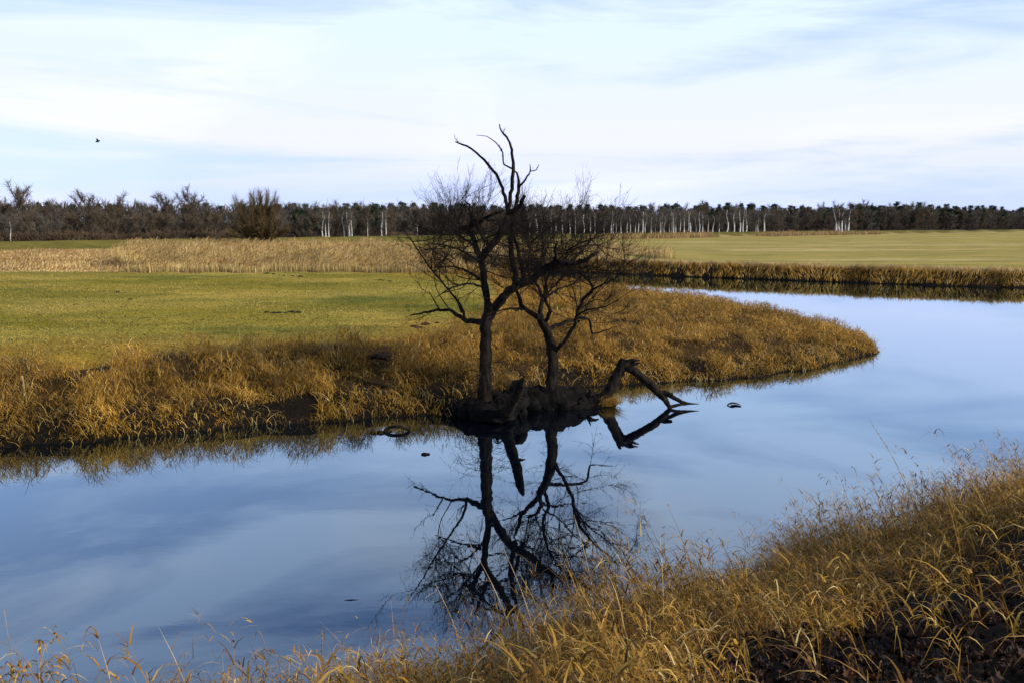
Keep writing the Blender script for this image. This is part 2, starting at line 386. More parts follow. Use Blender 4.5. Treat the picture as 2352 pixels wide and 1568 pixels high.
# meadow turf
x, y, sd = scatter(300000, -60, 20, 24, 80, lambda x, y, sd: (sd > 5) & ~is_near(x, y) & ~is_far(x, y) & ((x < 1) | (sd > 15)))
k = rng.random(len(x)) < np.minimum(1, (34 / y)) ** 1.5; x, y, sd = x[k], y[k], sd[k]
n = len(x); z = height(x, y, sd); q = fbm(x * .12, y * .25, 2, 4)
c = lerp(np.tile(np.array((.235, .195, .022)), (n, 1)), np.array((.46, .34, .08)), sstep(.42, .66, q + rng.normal(0, .06, n))) * rng.uniform(.55, 1.25, (n, 1))
c = lerp(c, np.array((.12, .13, .018)) * rng.uniform(.7, 1.2, (n, 1)), sstep(.58, .72, fbm(x * .11 + 9, y * .3, 17, 4) + rng.normal(0, .03, n)) * .8)
c = lerp(c, np.array((.34, .21, .035)) * rng.uniform(.6, 1.2, (n, 1)), sstep(13, 7.5, sd + 5 * (fbm(x * .25, y * .25, 44) - .5)) * .8)
dk_ = (rng.random(n) < .05) & (fbm(x * .3, y * .6, 61) > .5); c[dk_] = (.020, .020, .008)
g = blades(np.stack([x, y, z - .01], 1), rng.uniform(.04, .12, n), rng.uniform(0, 6.3, n), rng.uniform(0, .8, n), rng.uniform(0, .8, n),
           rng.uniform(0, .6, n), rng.uniform(.03, .06, n), c, 2)
me = mesh_np('meadow_grass', *g[:2], C=g[2])
tag(obj('meadow_grass', me, M_short), 'short olive green turf of the meadow behind the left bank', 'grass', kind='stuff')
# reed bed with plumes
def reed(name, label, n, X0, X1, Y0, Y1, keep, hlo, hhi, cols, wd=.035):
    x, y, sd = scatter(n, X0, X1, Y0, Y1, keep); n = len(x)
    z = height(x, y, sd); h = rng.uniform(hlo, hhi, n) * (.72 + .45 * fbm(x * .16, y * .16, 50))
    h = h * (.45 + .55 * sstep(0, 7, y - Y0 - 4 + 6 * (fbm(x * .5, y * .5, 71) - .5))) * (.6 + .8 * fbm(x * .45, y * .45, 73))
    cc = np.array(cols)[rng.choice(len(cols), n)] * rng.uniform(.7, 1.15, (n, 1)) * (.7 + .6 * fbm(x * .3, y * .3, 52))[:, None]
    a = rng.uniform(0, 6.3, n); ln = rng.uniform(0, .12, n)
    st = blades(np.stack([x, y, z - .1], 1), h, a, ln, rng.uniform(0, .1, n), rng.uniform(0, .04, n), rng.uniform(wd * .7, wd * 1.3, n), cc, 2, p=.35)
    k = rng.random(n) < .22
    top = np.stack([x + np.cos(a) * h * ln, y + np.sin(a) * h * ln, z - .1 + h * .93], 1)[k]; m = len(top)
    pl = blades(top, rng.uniform(.22, .42, m), rng.uniform(-.4, .4, m), rng.uniform(.1, .7, m), rng.uniform(0, .5, m), rng.uniform(0, .4, m),
                rng.uniform(.07, .14, m), cc[k] * np.array((.72, .62, .56)), 2)
    g = join([st, pl]); me = mesh_np(name, *g[:2], C=g[2])
    return tag(obj(name, me, M_blade), label, 'reeds', kind='stuff')
RC = [(.66, .50, .20), (.56, .40, .14), (.76, .60, .30), (.44, .29, .09)]
rl = PZ(240, 615, 1.3)
reed('reed_bed', 'tall straw coloured reed bed with brown plumes beyond the green meadow', 120000, -46, -1, 70, 96,
     lambda x, y, sd: (sd > .2) & (x > -.50 * y + 6 * (fbm(y * .2, x * .2, 8) - .5)) & (y > 72 + 3 * (fbm(x * .2, y * .2, 7) - .5)) & (y < 96), 1.6, 2.7, RC, .035)
reed('dry_grass_belt', 'pale dry tall grass at the left edge beyond the green meadow', 60000, -80, -30, 70, 118,
     lambda x, y, sd: (x < -.47 * y) & (y > 73 + 3 * (fbm(x * .2, y * .2, 7) - .5)), .35, .8, [(.62, .44, .18), (.70, .53, .26), (.52, .34, .12)], .09)
reed('marsh_reeds', 'straw coloured reeds around the pond behind the bare trees', 60000, -14, 22, 86, 135,
     lambda x, y, sd: (sd > .3) & (fbm(x * .12, y * .12, 9) > .42 + .12 * sstep(4, 20, x)), .6, 1.5, RC, .05)
reed('distant_reeds', 'strip of brown reeds in front of the birch wood', 50000, 22, 150, 150, 330,
     lambda x, y, sd: (dike_d(x, y) > -17) & (dike_d(x, y) < -5) & (fbm(x * .05, y * .05, 14) > .36 + .18 * sstep(60, 110, x)), .9, 2.3 , [(.36, .22, .10), (.44, .30, .14), (.30, .17, .07)], .16)

# ------------------------------------------------------------------ foreground grass on the camera's own bank
def keepN(x, y, sd):
    s_ = nrm[0] * x + nrm[1] * y
    cov = sstep(2.2, 3.9, s_ - .30 * np.clip(x - 1.5, 0, 6) + 1.3 * (fbm(x * .8, y * .8, 90) - .5) + 1.3 * sstep(1.3, .5, x))
    return (sd > -.1) & is_near(x, y) & (rng.random(len(x)) < np.maximum(cov, .07 * (s_ > 1.3)))
x, y, sd = scatter(66000, -9, 16, 1.2, 20, keepN)
v = fbm(x * .9, y * .9, 95); k = rng.random(len(x)) < .30 + 1.1 * sstep(.34, .6, v); x, y, sd, v = x[k], y[k], sd[k], v[k]
n = len(x); z = height(x, y, sd)
H = rng.uniform(.30, .74, n) * (.5 + .75 * sstep(.3, .7, v)) * (.55 + .45 * sstep(6.3, 4.8, sd))
H = H * np.where(rng.random(n) < .18, 1.45, 1.0)
ang = 2.6 + (fbm(x * .5, y * .5, 97) - .5) * 5 + rng.normal(0, .5, n)
ln = rng.uniform(.02, .35, n); bd = rng.uniform(.05, .45, n); dp = rng.uniform(.02, .28, n)
base = np.stack([x, y, z - .03], 1); PALN = (4, 5, 4.5, 2.0, 1.0, 3.4, 1.2)
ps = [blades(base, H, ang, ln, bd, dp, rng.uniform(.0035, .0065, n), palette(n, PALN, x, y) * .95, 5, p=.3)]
for q in range(8):                                          # drooping leaves along each stem
    t = rng.uniform(.2, .98, n)
    o_ = H * (ln * t + bd * t * t)
    b = np.stack([x + np.cos(ang) * o_, y + np.sin(ang) * o_, z - .03 + H * (t - dp * t ** 2.5)], 1)
    la = ang + rng.normal(0, 1.7, n); lh = rng.uniform(.06, .22, n)
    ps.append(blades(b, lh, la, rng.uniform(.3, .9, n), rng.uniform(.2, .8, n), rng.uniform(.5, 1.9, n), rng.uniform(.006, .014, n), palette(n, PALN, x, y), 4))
k = rng.random(n) < .30                                     # loose seed heads
top = np.stack([x + np.cos(ang) * H * (ln + bd), y + np.sin(ang) * H * (ln + bd), z - .03 + H * (1 - dp)], 1)[k]; m = len(top)
for q in range(7):
    b = top - np.array((0, 0, 1)) * rng.uniform(0, .12, (m, 1))
    ps.append(blades(b, rng.uniform(.05, .12, m), ang[k] + rng.normal(0, .8, m), rng.uniform(.3, 1.0, m), rng.uniform(.1, .7, m), rng.uniform(.1, .8, m),
                     rng.uniform(.003, .006, m), palette(m, (3, 3, 3, 1, .6, 2, .2)), 2))
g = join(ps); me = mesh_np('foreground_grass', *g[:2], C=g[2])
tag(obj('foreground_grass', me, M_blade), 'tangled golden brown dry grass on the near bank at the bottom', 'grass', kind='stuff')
# low matted undergrowth on the near bank
x, y, sd = scatter(120000, -9, 17, 1.2, 20, lambda x, y, sd: (sd > -.05) & (nrm[0] * x + nrm[1] * y - .30 * np.clip(x - 1.5, 0, 6) > 3.0 + 1.4 * (fbm(x, y, 66) - .5) - 1.2 * sstep(1.3, .5, x)) & is_near(x, y))
n = len(x); z = height(x, y, sd); a0 = 2.6 + (fbm(x * .7, y * .7, 98) - .5) * 6 + rng.normal(0, .8, n)
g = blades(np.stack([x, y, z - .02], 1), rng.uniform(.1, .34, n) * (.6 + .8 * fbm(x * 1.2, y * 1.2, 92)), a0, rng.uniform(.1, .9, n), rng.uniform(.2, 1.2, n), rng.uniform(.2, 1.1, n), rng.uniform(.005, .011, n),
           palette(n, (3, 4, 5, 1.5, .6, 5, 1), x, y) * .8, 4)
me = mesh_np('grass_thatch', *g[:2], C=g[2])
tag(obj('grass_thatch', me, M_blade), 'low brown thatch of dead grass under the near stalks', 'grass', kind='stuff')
# dead leaves on the slope at the right
star = []
for i_ in range(10):
    a = i_ * math.pi / 5; r = (1.0, .45, .85, .42, .8, .3, .8, .42, .85, .45)[i_]
    star.append((math.sin(a) * r, math.cos(a) * r))
star = np.array(star)
x = rng.uniform(-3, 10, 80000); y = rng.uniform(.8, 14, 80000); sd = water_sd(x, y)
k = (sd > 3.6) & is_near(x, y) & (rng.random(len(x)) < sstep(4.2, 5.8, sd)); x, y, sd = x[k], y[k], sd[k]
n = len(x); z = height(x, y, sd); r = rng.uniform(.014, .044, n); th = rng.uniform(0, 6.28, n); cu = rng.uniform(-.3, 1.1, n)
ta, tb = rng.normal(0, .4, n), rng.normal(0, .4, n)
sq = rng.uniform(.55, 1.1, (n, 1)); st_x = star[None, :, 0] * rng.uniform(.8, 1.2, (n, 10)); st_y = star[None, :, 1] * sq * rng.uniform(.8, 1.2, (n, 10))
lx = (st_x * np.cos(th)[:, None] - st_y * np.sin(th)[:, None]) * r[:, None]
ly = (st_x * np.sin(th)[:, None] + st_y * np.cos(th)[:, None]) * r[:, None]
lz = rng.uniform(.005, .06, n)[:, None] + lx * ta[:, None] + ly * tb[:, None] + (lx ** 2 + ly ** 2) / r[:, None] * cu[:, None]
V = np.concatenate([np.stack([x, y, z + .01 + rng.uniform(0, .03, n)], 1)[:, None], np.stack([x[:, None] + lx, y[:, None] + ly, z[:, None] + lz], -1)], 1)
kk = np.arange(n)[:, None] * 11; a_ = np.arange(10)[None]
T = np.stack([kk + 0 * a_, kk + 1 + a_, kk + 1 + (a_ + 1) % 10], -1).reshape(-1, 3)
lc = np.array([(.040, .015, .006), (.022, .010, .005), (.075, .026, .008), (.11, .055, .025), (.012, .007, .005)])[rng.choice(5, n, p=(.3, .3, .14, .06, .2))]
me = mesh_np('fallen_leaves', V.reshape(-1, 3), None, T, np.repeat(lc, 11, 0))
tag(obj('fallen_leaves', me, M_leaf), 'dark brown fallen leaves covering the slope in the lower right corner', 'leaves', kind='stuff')

# ------------------------------------------------------------------ wood helpers
class Tubes:
    def __init__(s): s.V = []; s.Q = []; s.T = []; s.n = 0
    def tube(s, P, rad, sides=6, bark=0.0, cap=True):
        P = np.asarray(P, float); n = len(P); rad = np.broadcast_to(np.asarray(rad, float), (n,))
        T = np.gradient(P, axis=0); T /= np.linalg.norm(T, axis=1)[:, None] + 1e-9
        u = np.cross(T[0], (0.3, .9, .1) if abs(T[0][2]) > .7 else (0, 0, 1.)); u /= np.linalg.norm(u) + 1e-9
        a = np.arange(sides) / sides * 2 * np.pi; ca, sa = np.cos(a)[:, None], np.sin(a)[:, None]
        for i in range(n):
            u = u - T[i] * np.dot(u, T[i]); u /= np.linalg.norm(u) + 1e-9; v = np.cross(T[i], u)
            rr = rad[i]
            if bark:
                r2 = rr * (1 + bark * (rng.random(sides) - .5) + bark * .8 * np.sin(a * 3 + i * .35) * .4)[:, None]
            else: r2 = rr
            s.V.append(P[i] + (ca * u + sa * v) * r2)
        b = s.n
        for i in range(n - 1):
            k = b + i * sides + np.arange(sides); k2 = b + i * sides + (np.arange(sides) + 1) % sides
            s.Q.append(np.stack([k, k2, k2 + sides, k + sides], 1))
        s.n += n * sides
        if cap:
            s.V.append(P[-1:] + T[-1:] * rad[-1] * .5); e0 = b + (n - 1) * sides
            s.T.append(np.stack([e0 + np.arange(sides), e0 + (np.arange(sides) + 1) % sides, np.full(sides, s.n)], 1)); s.n += 1
    def strip(s, P, w0, w1):                     # thin three-sided twig
        s.tube(P, np.linspace(w0, w1, len(P)), 3, cap=False)
    def mesh(s, name, off=(0, 0, 0), smooth=True):
        V = np.concatenate(s.V) - np.asarray(off)
        return mesh_np(name, V, np.concatenate(s.Q) if s.Q else None, np.concatenate(s.T) if s.T else None, smooth=smooth)
def catmull(P, rad, step):
    P = np.asarray(P, float); rad = np.asarray(rad, float)
    E = np.concatenate([[2 * P[0] - P[1]], P, [2 * P[-1] - P[-2]]]); o, r = [], []
    for i in range(len(P) - 1):
        p0, p1, p2, p3 = E[i:i + 4]; m = max(2, int(np.linalg.norm(p2 - p1) / step))
        for j in range(m):
            t = j / m
            o.append(.5 * (2 * p1 + (p2 - p0) * t + (2 * p0 - 5 * p1 + 4 * p2 - p3) * t * t + (3 * p1 - p0 - 3 * p2 + p3) * t ** 3)); r.append(rad[i] * (1 - t) + rad[i + 1] * t)
    o.append(P[-1]); r.append(rad[-1]); return np.array(o), np.array(r)
def unit(v): return v / (np.linalg.norm(v) + 1e-9)
def shoot(tb, p, d, L_, r, up=.5, kids=4, lvl=0, wob=.12, klen=.45):
    n = 6 if lvl == 0 else (4 if lvl == 1 else 3)
    pts = [np.array(p)]; d = unit(d)
    for i in range(n):
        d = unit(d + np.array((0, 0, up)) / n + rng.normal(0, wob, 3)); pts.append(pts[-1] + d * L_ / n)
    tb.strip(pts, r, r * .35)
    if lvl < 2 and kids:
        for j in range(kids):
            t = rng.uniform(.15, 1) * n; i = min(int(t), n - 1); q = pts[i] * (1 - t + i) + pts[i + 1] * (t - i)
            tan = unit(pts[i + 1] - pts[i])
            dd = unit(tan * 1.0 + rng.normal(0, .62, 3)); shoot(tb, q, dd, L_ * rng.uniform(klen * .6, klen * 1.3) * (1 - .3 * t / n), max(r * .62, .0018), up, max(1, int(kids * .5)), lvl + 1, wob, klen)

# ------------------------------------------------------------------ the two bare trees on the bank
PXM = lambda d: d / F                           # metres per picture unit at distance d
def branch3(pts, dist, jit=.015, step=.12):
    """pts: (x, y, radius in picture units[, extra distance]); real distance, real thickness"""
    P, r = [], []
    for q in pts:
        dd = dist + (q[3] if len(q) > 3 else 0); P.append(PD(q[0], q[1], dd)); r.append(q[2] * PXM(dd) * .88)
    P, r = catmull(P, r, step)
    P[1:-1] += rng.normal(0, jit, P[1:-1].shape) * np.minimum(1, r[1:-1, None] * 20)
    return P, r
def build_tree(name, label, dist, trunk, limbs, base_extra=None, nshoot=100, centre=None, rad=2.8, nscaf=60):
    allP = []
    tp, tr = branch3(trunk, dist, .02)
    base = tp[0]; root = empty(name, base); tag(root, label, 'tree')
    tb = Tubes(); tb.tube(tp, tr, 14, .22)
    if base_extra: base_extra(tb, base)
    obj('trunk', tb.mesh('trunk', base, False), M_bark, root)
    tw = Tubes(); C0 = np.array(centre)
    for pts in limbs:
        P, r = branch3(pts, dist); allP.append(P[len(P) // 4:]); b = Tubes(); b.tube(P, r, 9 if r[0] > .06 else 6, .22)
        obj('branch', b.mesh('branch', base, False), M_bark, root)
        Ln = np.sum(np.linalg.norm(np.diff(P, axis=0), axis=1))
        m = int(Ln * nshoot) + 2
        for j in range(m):
            t = rng.uniform(.12, 1) * (len(P) - 1); i = min(int(t), len(P) - 2); q = P[i]
            tan = unit(P[min(i + 1, len(P) - 1)] - P[i]); outd = q - C0; outd[2] *= .7
            d = unit(unit(outd) * .9 + rng.normal(0, .62, 3) + tan * .5)
            big = rng.random() < .30
            hf = float(np.interp(q[2], (5.6, 7.2), (1, .16)))
            L_ = (rng.uniform(.9, 1.7) if big else rng.uniform(.35, .9)) * hf
            shoot(tw, q, d, L_, .011 if big else .005, rng.uniform(.0, .75), 8 if big else 3)
    nodes = np.concatenate(allP)
    for j in range(nscaf):                     # secondary branches that carry the rounded crown
        u = rng.normal(0, 1, 3); u[2] = rng.uniform(-.5, 1.25); u[2] = abs(u[2]) + .9 if j % 4 == 0 else u[2]; u = unit(u); end = C0 + u * np.array((1, .85, .92)) * rad * rng.uniform(.7, 1.0)
        dv = end - nodes; dl = np.linalg.norm(dv, axis=1); al = (dv @ u) / (dl + 1e-6); okk = np.where((dl > .8) & (dl < 2.9) & (al > .35) & (nodes[:, 2] < 6.1))[0]
        if not len(okk): continue
        q = nodes[okk[rng.integers(len(okk))]]
        D_ = end - q; L_ = np.linalg.norm(D_)
        if L_ < .5: continue
        m1_ = q + D_ * .33 + rng.normal(0, .13, 3) - (0, 0, .06 * L_); m2_ = q + D_ * .68 + rng.normal(0, .13, 3) - (0, 0, .04 * L_)
        P, r = catmull([q, m1_, m2_, end], (.021, .014, .009, .004), .12); tw.tube(P, r * rng.uniform(.7, 1.2), 5, .2)
        for m in range(int(L_ * 8)):
            i = int(rng.uniform(.05, 1) ** .7 * (len(P) - 2)); tan = unit(P[i + 1] - P[i])
            shoot(tw, P[i], unit(tan * .9 + u * .3 + rng.normal(0, .42, 3)), rng.uniform(.45, 1.25), .0058, rng.uniform(-.1, .9), 4, 0, .08, .5)
    return root, base, tw, tp
def flare(tb, base):
    for k in range(9):
        a = k * .7 + .3; L_ = rng.uniform(.5, 1.1)
        P = [base + np.array((0, 0, .75)), base + np.array((math.cos(a) * .3, math.sin(a) * .3, .25)), base + np.array((math.cos(a) * L_, math.sin(a) * L_ * .8, -.12))]
        P, r = catmull(P, (.12, .13, .04), .12); tb.tube(P, r, 7, .3)
DL = 23.4
treeL = [(1112, 958, 24), (1113, 915, 20), (1115, 860, 16.5), (1116, 800, 15.5), (1116, 755, 15), (1121, 722, 15), (1127, 700, 10)]
limbsL = [
 # left stem with its knuckles
 [(1121, 722, 11), (1119, 690, 9.5), (1112, 645, 9), (1108, 612, 9.5), (1103, 592, 9), (1092, 566, 7, .2), (1083, 535, 7, .3), (1078, 522, 6, .4), (1057, 526, 5, .5)],
 [(1083, 535, 5, .3), (1083, 508, 4.5, .5), (1082, 490, 4, .6), (1077, 472, 3, .7), (1066, 460, 1.2, .8)],
 [(1122, 564, 5.5), (1108, 540, 5, -.3), (1095, 514, 4.5, -.4), (1087, 493, 4, -.5), (1091, 483, 3, -.5)],
 [(1060, 527, 5, .5), (1082, 520, 4.5, .3), (1103, 508, 4.5, 0), (1130, 494, 4, -.3), (1156, 485, 3.5, -.4)],
 # heavy dark limb rising to the right, to a stub
 [(1106, 598, 9), (1122, 570, 10, -.1), (1145, 545, 9.5, -.2), (1160, 512, 9, -.2), (1168, 490, 8, -.1), (1184, 482, 7, -.2), (1196, 468, 6, -.4), (1206, 450, 4, -.5)],
 # long arching dead leader to the upper left
 [(1168, 492, 6), (1164, 470, 5), (1157, 443, 4.2, .1), (1145, 411, 3.8, .2), (1127, 384, 3.4, .3), (1103, 360, 3, .4), (1083, 342, 2.6, .5), (1062, 332, 2.2, .5), (1046, 326, 1.4, .6)],
 # highest leader
 [(1168, 490, 6), (1173, 455, 5), (1177, 408, 4.6), (1179, 384, 4.2), (1176, 354, 3.6), (1173, 337, 3.2), (1163, 316, 2.8), (1151, 301, 2, .1), (1147, 286, 1.3, .1)],
 [(1176, 388, 2.4), (1158, 378, 2, .2), (1154, 351, 1.8, .3), (1139, 328, 1.4, .4), (1118, 314, 1, .5), (1094, 311, .6, .6)],
 # back stems rising off the right limb
 [(1182, 655, 8), (1183, 630, 7.5, .3), (1177, 600, 7, .5), (1174, 550, 7, .6), (1177, 515, 7, .6), (1185, 473, 5.5, .6), (1189, 440, 4.5, .5), (1192, 417, 3.5, .5), (1188, 399, 2.5, .4), (1180, 392, 1.5, .4)],
 [(1203, 648, 6), (1200, 625, 6, .6), (1194, 598, 5.5, .8), (1187, 565, 5, .8), (1180, 540, 4.5, .7)],
 [(1191, 432, 3, .5), (1201, 420, 2.6, .3), (1211, 405, 2.2, .2), (1218, 392, 1.8, .1), (1217, 378, 1, .1)],
 [(1218, 394, 1.5, .1), (1231, 391, 1.3, 0), (1238, 378, .8, 0)],
 # massive right limb
 [(1124, 730, 12), (1135, 710, 12, -.1), (1150, 690, 12, -.3), (1177, 663, 11, -.5), (1219, 642, 10, -.6), (1246, 622, 9, -.7), (1275, 604, 8.5, -.8), (1311, 606, 6.5, -1.0), (1340, 600, 6, -1.1), (1364, 585, 5, -1.2), (1376, 578, 2, -1.2)],
 [(1276, 603, 4.5, -.8), (1276, 588, 4, -1.1), (1274, 576, 3.6, -1.2), (1281, 556, 2.4, -1.4)],
 [(1212, 566, 3, .4), (1240, 540, 2.4, .8), (1270, 515, 1.8, 1.0), (1298, 480, 1.2, 1.2)],
 # low left branch, reaching over the bank
 [(1112, 745, 9), (1098, 738, 8, .2), (1082, 738, 7, .5), (1069, 736, 6.5, .7), (1048, 722, 5, 1.1), (1033, 713, 4.2, 1.3), (997, 714, 3.4, 1.6), (975, 718, 2.8, 1.8), (942, 725, 1.4, 2.0)],
 [(1010, 712, 2.2, 1.4), (998, 692, 1.7, 1.4), (985, 669, 1, 1.4)],
 [(1068, 735, 4.4, .7), (1056, 700, 3.6, .5), (1036, 672, 3, .4), (1011, 642, 2.7, .2), (985, 612, 2.3, 0), (961, 577, 1.9, -.2), (940, 547, 1.5, -.3), (915, 517, .8, -.4)],
 [(1060, 718, 2.6, .8), (1056, 705, 2.4, 1.0), (1053, 688, 1.4, 1.1)],
 # finer limbs filling the left of the crown
 [(1100, 640, 4), (1070, 622, 3, .7), (1035, 612, 2.2, 1.2), (990, 616, 1.2, 1.6)],
 [(1100, 600, 4), (1068, 580, 3, -.6), (1030, 565, 2.2, -1.1), (985, 560, 1.2, -1.5)],
 [(1108, 660, 3.6), (1080, 652, 2.8, -.7), (1040, 660, 2, -1.4), (1000, 684, 1, -1.8)],
 [(1090, 565, 3.4), (1062, 545, 2.6, .8), (1032, 520, 1.8, 1.4), (1000, 505, 1, 1.7)],
]
rootL, baseL, twL, tpL = build_tree('bare_tree', 'taller bare black tree on the left with arching dead leader reaching highest', DL, treeL, limbsL, flare, 1.7, PD(1135, 600, 23.4), 2.9, 52)
for k in range(60):            # thin whips hanging round the lower trunk
    i = rng.integers(6, len(tpL) - 12); a = rng.uniform(0, 6.28)
    shoot(twL, tpL[i], np.array((math.cos(a), math.sin(a), rng.uniform(-.2, .5))), rng.uniform(.5, 1.5), .007, rng.uniform(-1.4, -.1), 4)
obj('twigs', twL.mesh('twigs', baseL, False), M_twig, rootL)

DR = 24.6
treeR = [(1266, 955, 20), (1266, 915, 19), (1268, 870, 15), (1269, 830, 14), (1268, 800, 14), (1262, 772, 12.5), (1253, 750, 11.5), (1240, 732, 9)]
limbsR = [
 [(1256, 755, 9), (1240, 732, 8.5, -.2), (1223, 720, 7, -.4), (1204, 710, 5.5, -.6), (1194, 690, 5, -.7), (1187, 671, 4, -.8), (1180, 655, 2, -.9)],
 [(1205, 711, 3.4, -.6), (1180, 708, 3, -.9), (1150, 713, 2.2, -1.3), (1120, 722, 1, -1.7)],
 [(1246, 742, 8), (1241, 715, 6.5, .3), (1245, 694, 6, .5), (1242, 676, 5, .6), (1236, 656, 4.2, .8), (1224, 648, 3, .9), (1208, 640, 1.4, 1)],
 [(1250, 745, 6), (1262, 716, 5, -.3), (1254, 692, 4, -.4), (1250, 668, 3.6, -.5), (1263, 622, 3, -.7), (1275, 585, 1.6, -.8)],
 [(1262, 756, 6), (1285, 745, 4.6, .3), (1312, 736, 4.2, .6), (1343, 730, 3.8, .9), (1354, 740, 3.2, 1), (1361, 765, 2.6, 1.1), (1389, 759, 1.8, 1.3), (1420, 748, .9, 1.6)],
 [(1275, 808, 7), (1284, 797, 5.4, -.2), (1296, 785, 5, -.3), (1313, 758, 4.6, -.6), (1325, 725, 4.6, -.8), (1338, 690, 4.4, -1), (1361, 666, 3.6, -1.2), (1347, 640, 2.8, -1.2), (1317, 615, 1.8, -1.2)],
 [(1361, 666, 2.6, -1.2), (1385, 652, 2.2, -1.5), (1412, 640, 1.6, -1.7), (1440, 615, .9, -1.9)],
 [(1325, 725, 2.8, -.8), (1350, 712, 2.2, -1.4), (1385, 706, 1.6, -2), (1420, 690, 1, -2.3)],
 [(1246, 694, 3.6, .5), (1275, 668, 3, 1), (1310, 655, 2.2, 1.6), (1355, 640, 1.2, 2.2)],
 [(1250, 680, 3, .4), (1290, 640, 2.4, .9), (1325, 590, 1.8, 1.2), (1365, 545, 1, 1.5)],
 [(1262, 622, 2.4, -.7), (1290, 590, 2, -1.1), (1330, 560, 1.4, -1.4), (1390, 540, .8, -1.7)],
 [(1230, 655, 2.8, .8), (1240, 610, 2.2, 1.4), (1262, 560, 1.6, 1.8), (1290, 510, .9, 2)],
]
rootR, baseR, twR, tpR = build_tree('bare_tree', 'shorter bare black tree on the right growing from the half sunk trunk', DR, treeR, limbsR, None, 2.0, PD(1300, 640, 24.6), 3.0, 54)
for k in range(26):
    i = rng.integers(8, len(tpR) - 6); a = rng.uniform(0, 6.28)
    shoot(twR, tpR[i], np.array((math.cos(a), math.sin(a), rng.uniform(-.2, .7))), rng.uniform(.4, 1.2), .006, rng.uniform(-.8, .3), 4)
obj('twigs', twR.mesh('twigs', baseR, False), M_twig, rootR)

# ------------------------------------------------------------------ dead wood in the water
def blob(tb_V, c, s, n=5):
    pass
def lump_mesh(name, items, off):
    V, Q, o = [], [], 0
    for (c, s, sd0) in items:
        a = np.linspace(0, np.pi, 15)[:, None]; b = np.linspace(0, 2 * np.pi, 25)[None, :-1]
        x = np.sin(a) * np.cos(b); y = np.sin(a) * np.sin(b); z = np.cos(a) * np.ones_like(b)
        r = 1 + .55 * (fbm(x * 2.2 + z * 1.7 + sd0, y * 2.2 + 5, sd0, 4) - .5) + .25 * (fbm(x * 6 + z * 5, y * 6 + sd0, sd0 + 3, 2) - .5)
        v = np.stack([x * r * s[0] + c[0], y * r * s[1] + c[1], z * r * s[2] + c[2]], -1).reshape(-1, 3)
        i = (np.arange(14)[:, None] * 24 + np.arange(24)[None]); j = np.arange(14)[:, None] * 24 + (np.arange(24)[None] + 1) % 24
        Q.append(np.stack([i, i + 24, j + 24, j], -1).reshape(-1, 4) + o); V.append(v); o += len(v)
    return mesh_np(name, np.concatenate(V) - np.asarray(off), np.concatenate(Q), smooth=True)
# root mass of the left tree (its part)
its = []
for k, (px, py, dd, sxx, szz) in enumerate(((1050, 940, 23.9, .55, .42), (1085, 935, 23.6, .6, .5), (1120, 942, 23.1, .6, .42), (1150, 930, 23.6, .6, .55), (1180, 925, 23.9, .5, .6),
                                            (1190, 890, 24.0, .30, .35), (1145, 950, 22.9, .5, .22), (1210, 918, 24.4, .5, .38))):
    its.append((PD(px, py + 5, dd), (sxx, .5, szz * .82), k * 3.1 + 1))
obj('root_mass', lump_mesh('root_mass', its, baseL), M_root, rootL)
rt = Tubes()
for k in range(46):
    p0 = PD(rng.uniform(1060, 1190), rng.uniform(918, 945), rng.uniform(23.1, 23.7)); a = rng.uniform(-2.6, -.5)
    P = [p0, p0 + np.array((math.cos(a) * .25, math.sin(a) * .3, rng.uniform(-.05, .12))), p0 + np.array((math.cos(a) * .5, math.sin(a) * .45, -rng.uniform(.2, .5)))]
    P, r = catmull(P, np.array((.03, .022, .007)) * rng.uniform(.6, 1.5), .08); rt.tube(P, r, 5, .2)
obj('roots', rt.mesh('roots', baseL, False), M_root, rootL)

o0 = PD(1165, 955, 22.9)
lt = Tubes(); P, r = catmull([PD(1150, 962, 23.2), PD(1163, 950, 22.7), PD(1176, 925, 22.2), PD(1188, 900, 21.7), PD(1196, 878, 21.3), PD(1203, 868, 21.1)], (.20, .20, .155, .14, .12, .04), .1)
lt.tube(P, r, 12, .35)
P2, r2 = catmull([P[14], P[14] + np.array((.18, -.05, .06)), P[14] + np.array((.34, -.08, .02))], (.07, .05, .015), .06); lt.tube(P2, r2, 6, .3)
tag(obj('dead_stem', lt.mesh('dead_stem', o0, False), M_bark), 'thick broken dead stem leaning out over the water between the two trees', 'dead stem').location = o0

o0 = PD(1300, 930, 24.6); root = empty('sunken_trunk', o0)
tag(root, 'half sunk black trunk with a broken limb bent into the water right of the trees', 'fallen trunk')
lt = Tubes(); P, r = catmull([PD(1160, 930, 24.3), PD(1215, 920, 24.5), PD(1265, 918, 24.7), PD(1310, 924, 24.8), PD(1350, 928, 25), PD(1392, 926, 25.1), PD(1412, 926, 25.1)],
                             (.42, .46, .50, .44, .36, .30, .12), .12)
lt.tube(P, r, 16, .42)
for k in range(70):             # splinters, torn bark and short roots
    i = rng.integers(2, len(P) - 2); a = rng.uniform(-.4, 3.5); q0 = P[i] + np.array((rng.normal(0, .05), -math.cos(a) * r[i] * .85, abs(math.sin(a)) * r[i] * .85))
    d = unit(np.array((rng.normal(0, 1), -abs(rng.normal(0, .5)), rng.uniform(-.4, .8)))) * rng.uniform(.08, .34)
    lt.tube([q0, q0 + d * .5 + rng.normal(0, .02, 3), q0 + d], (rng.uniform(.015, .05), .02, .004), 5, .4)
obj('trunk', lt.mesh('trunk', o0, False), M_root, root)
lt = Tubes(); P, r = catmull([PD(1372, 930, 25.1), PD(1388, 914, 25.1), PD(1404, 888, 25.2), PD(1417, 860, 25.3), PD(1430, 840, 25.3), PD(1440, 832, 25.3)], (.26, .21, .19, .18, .19, .15), .08)
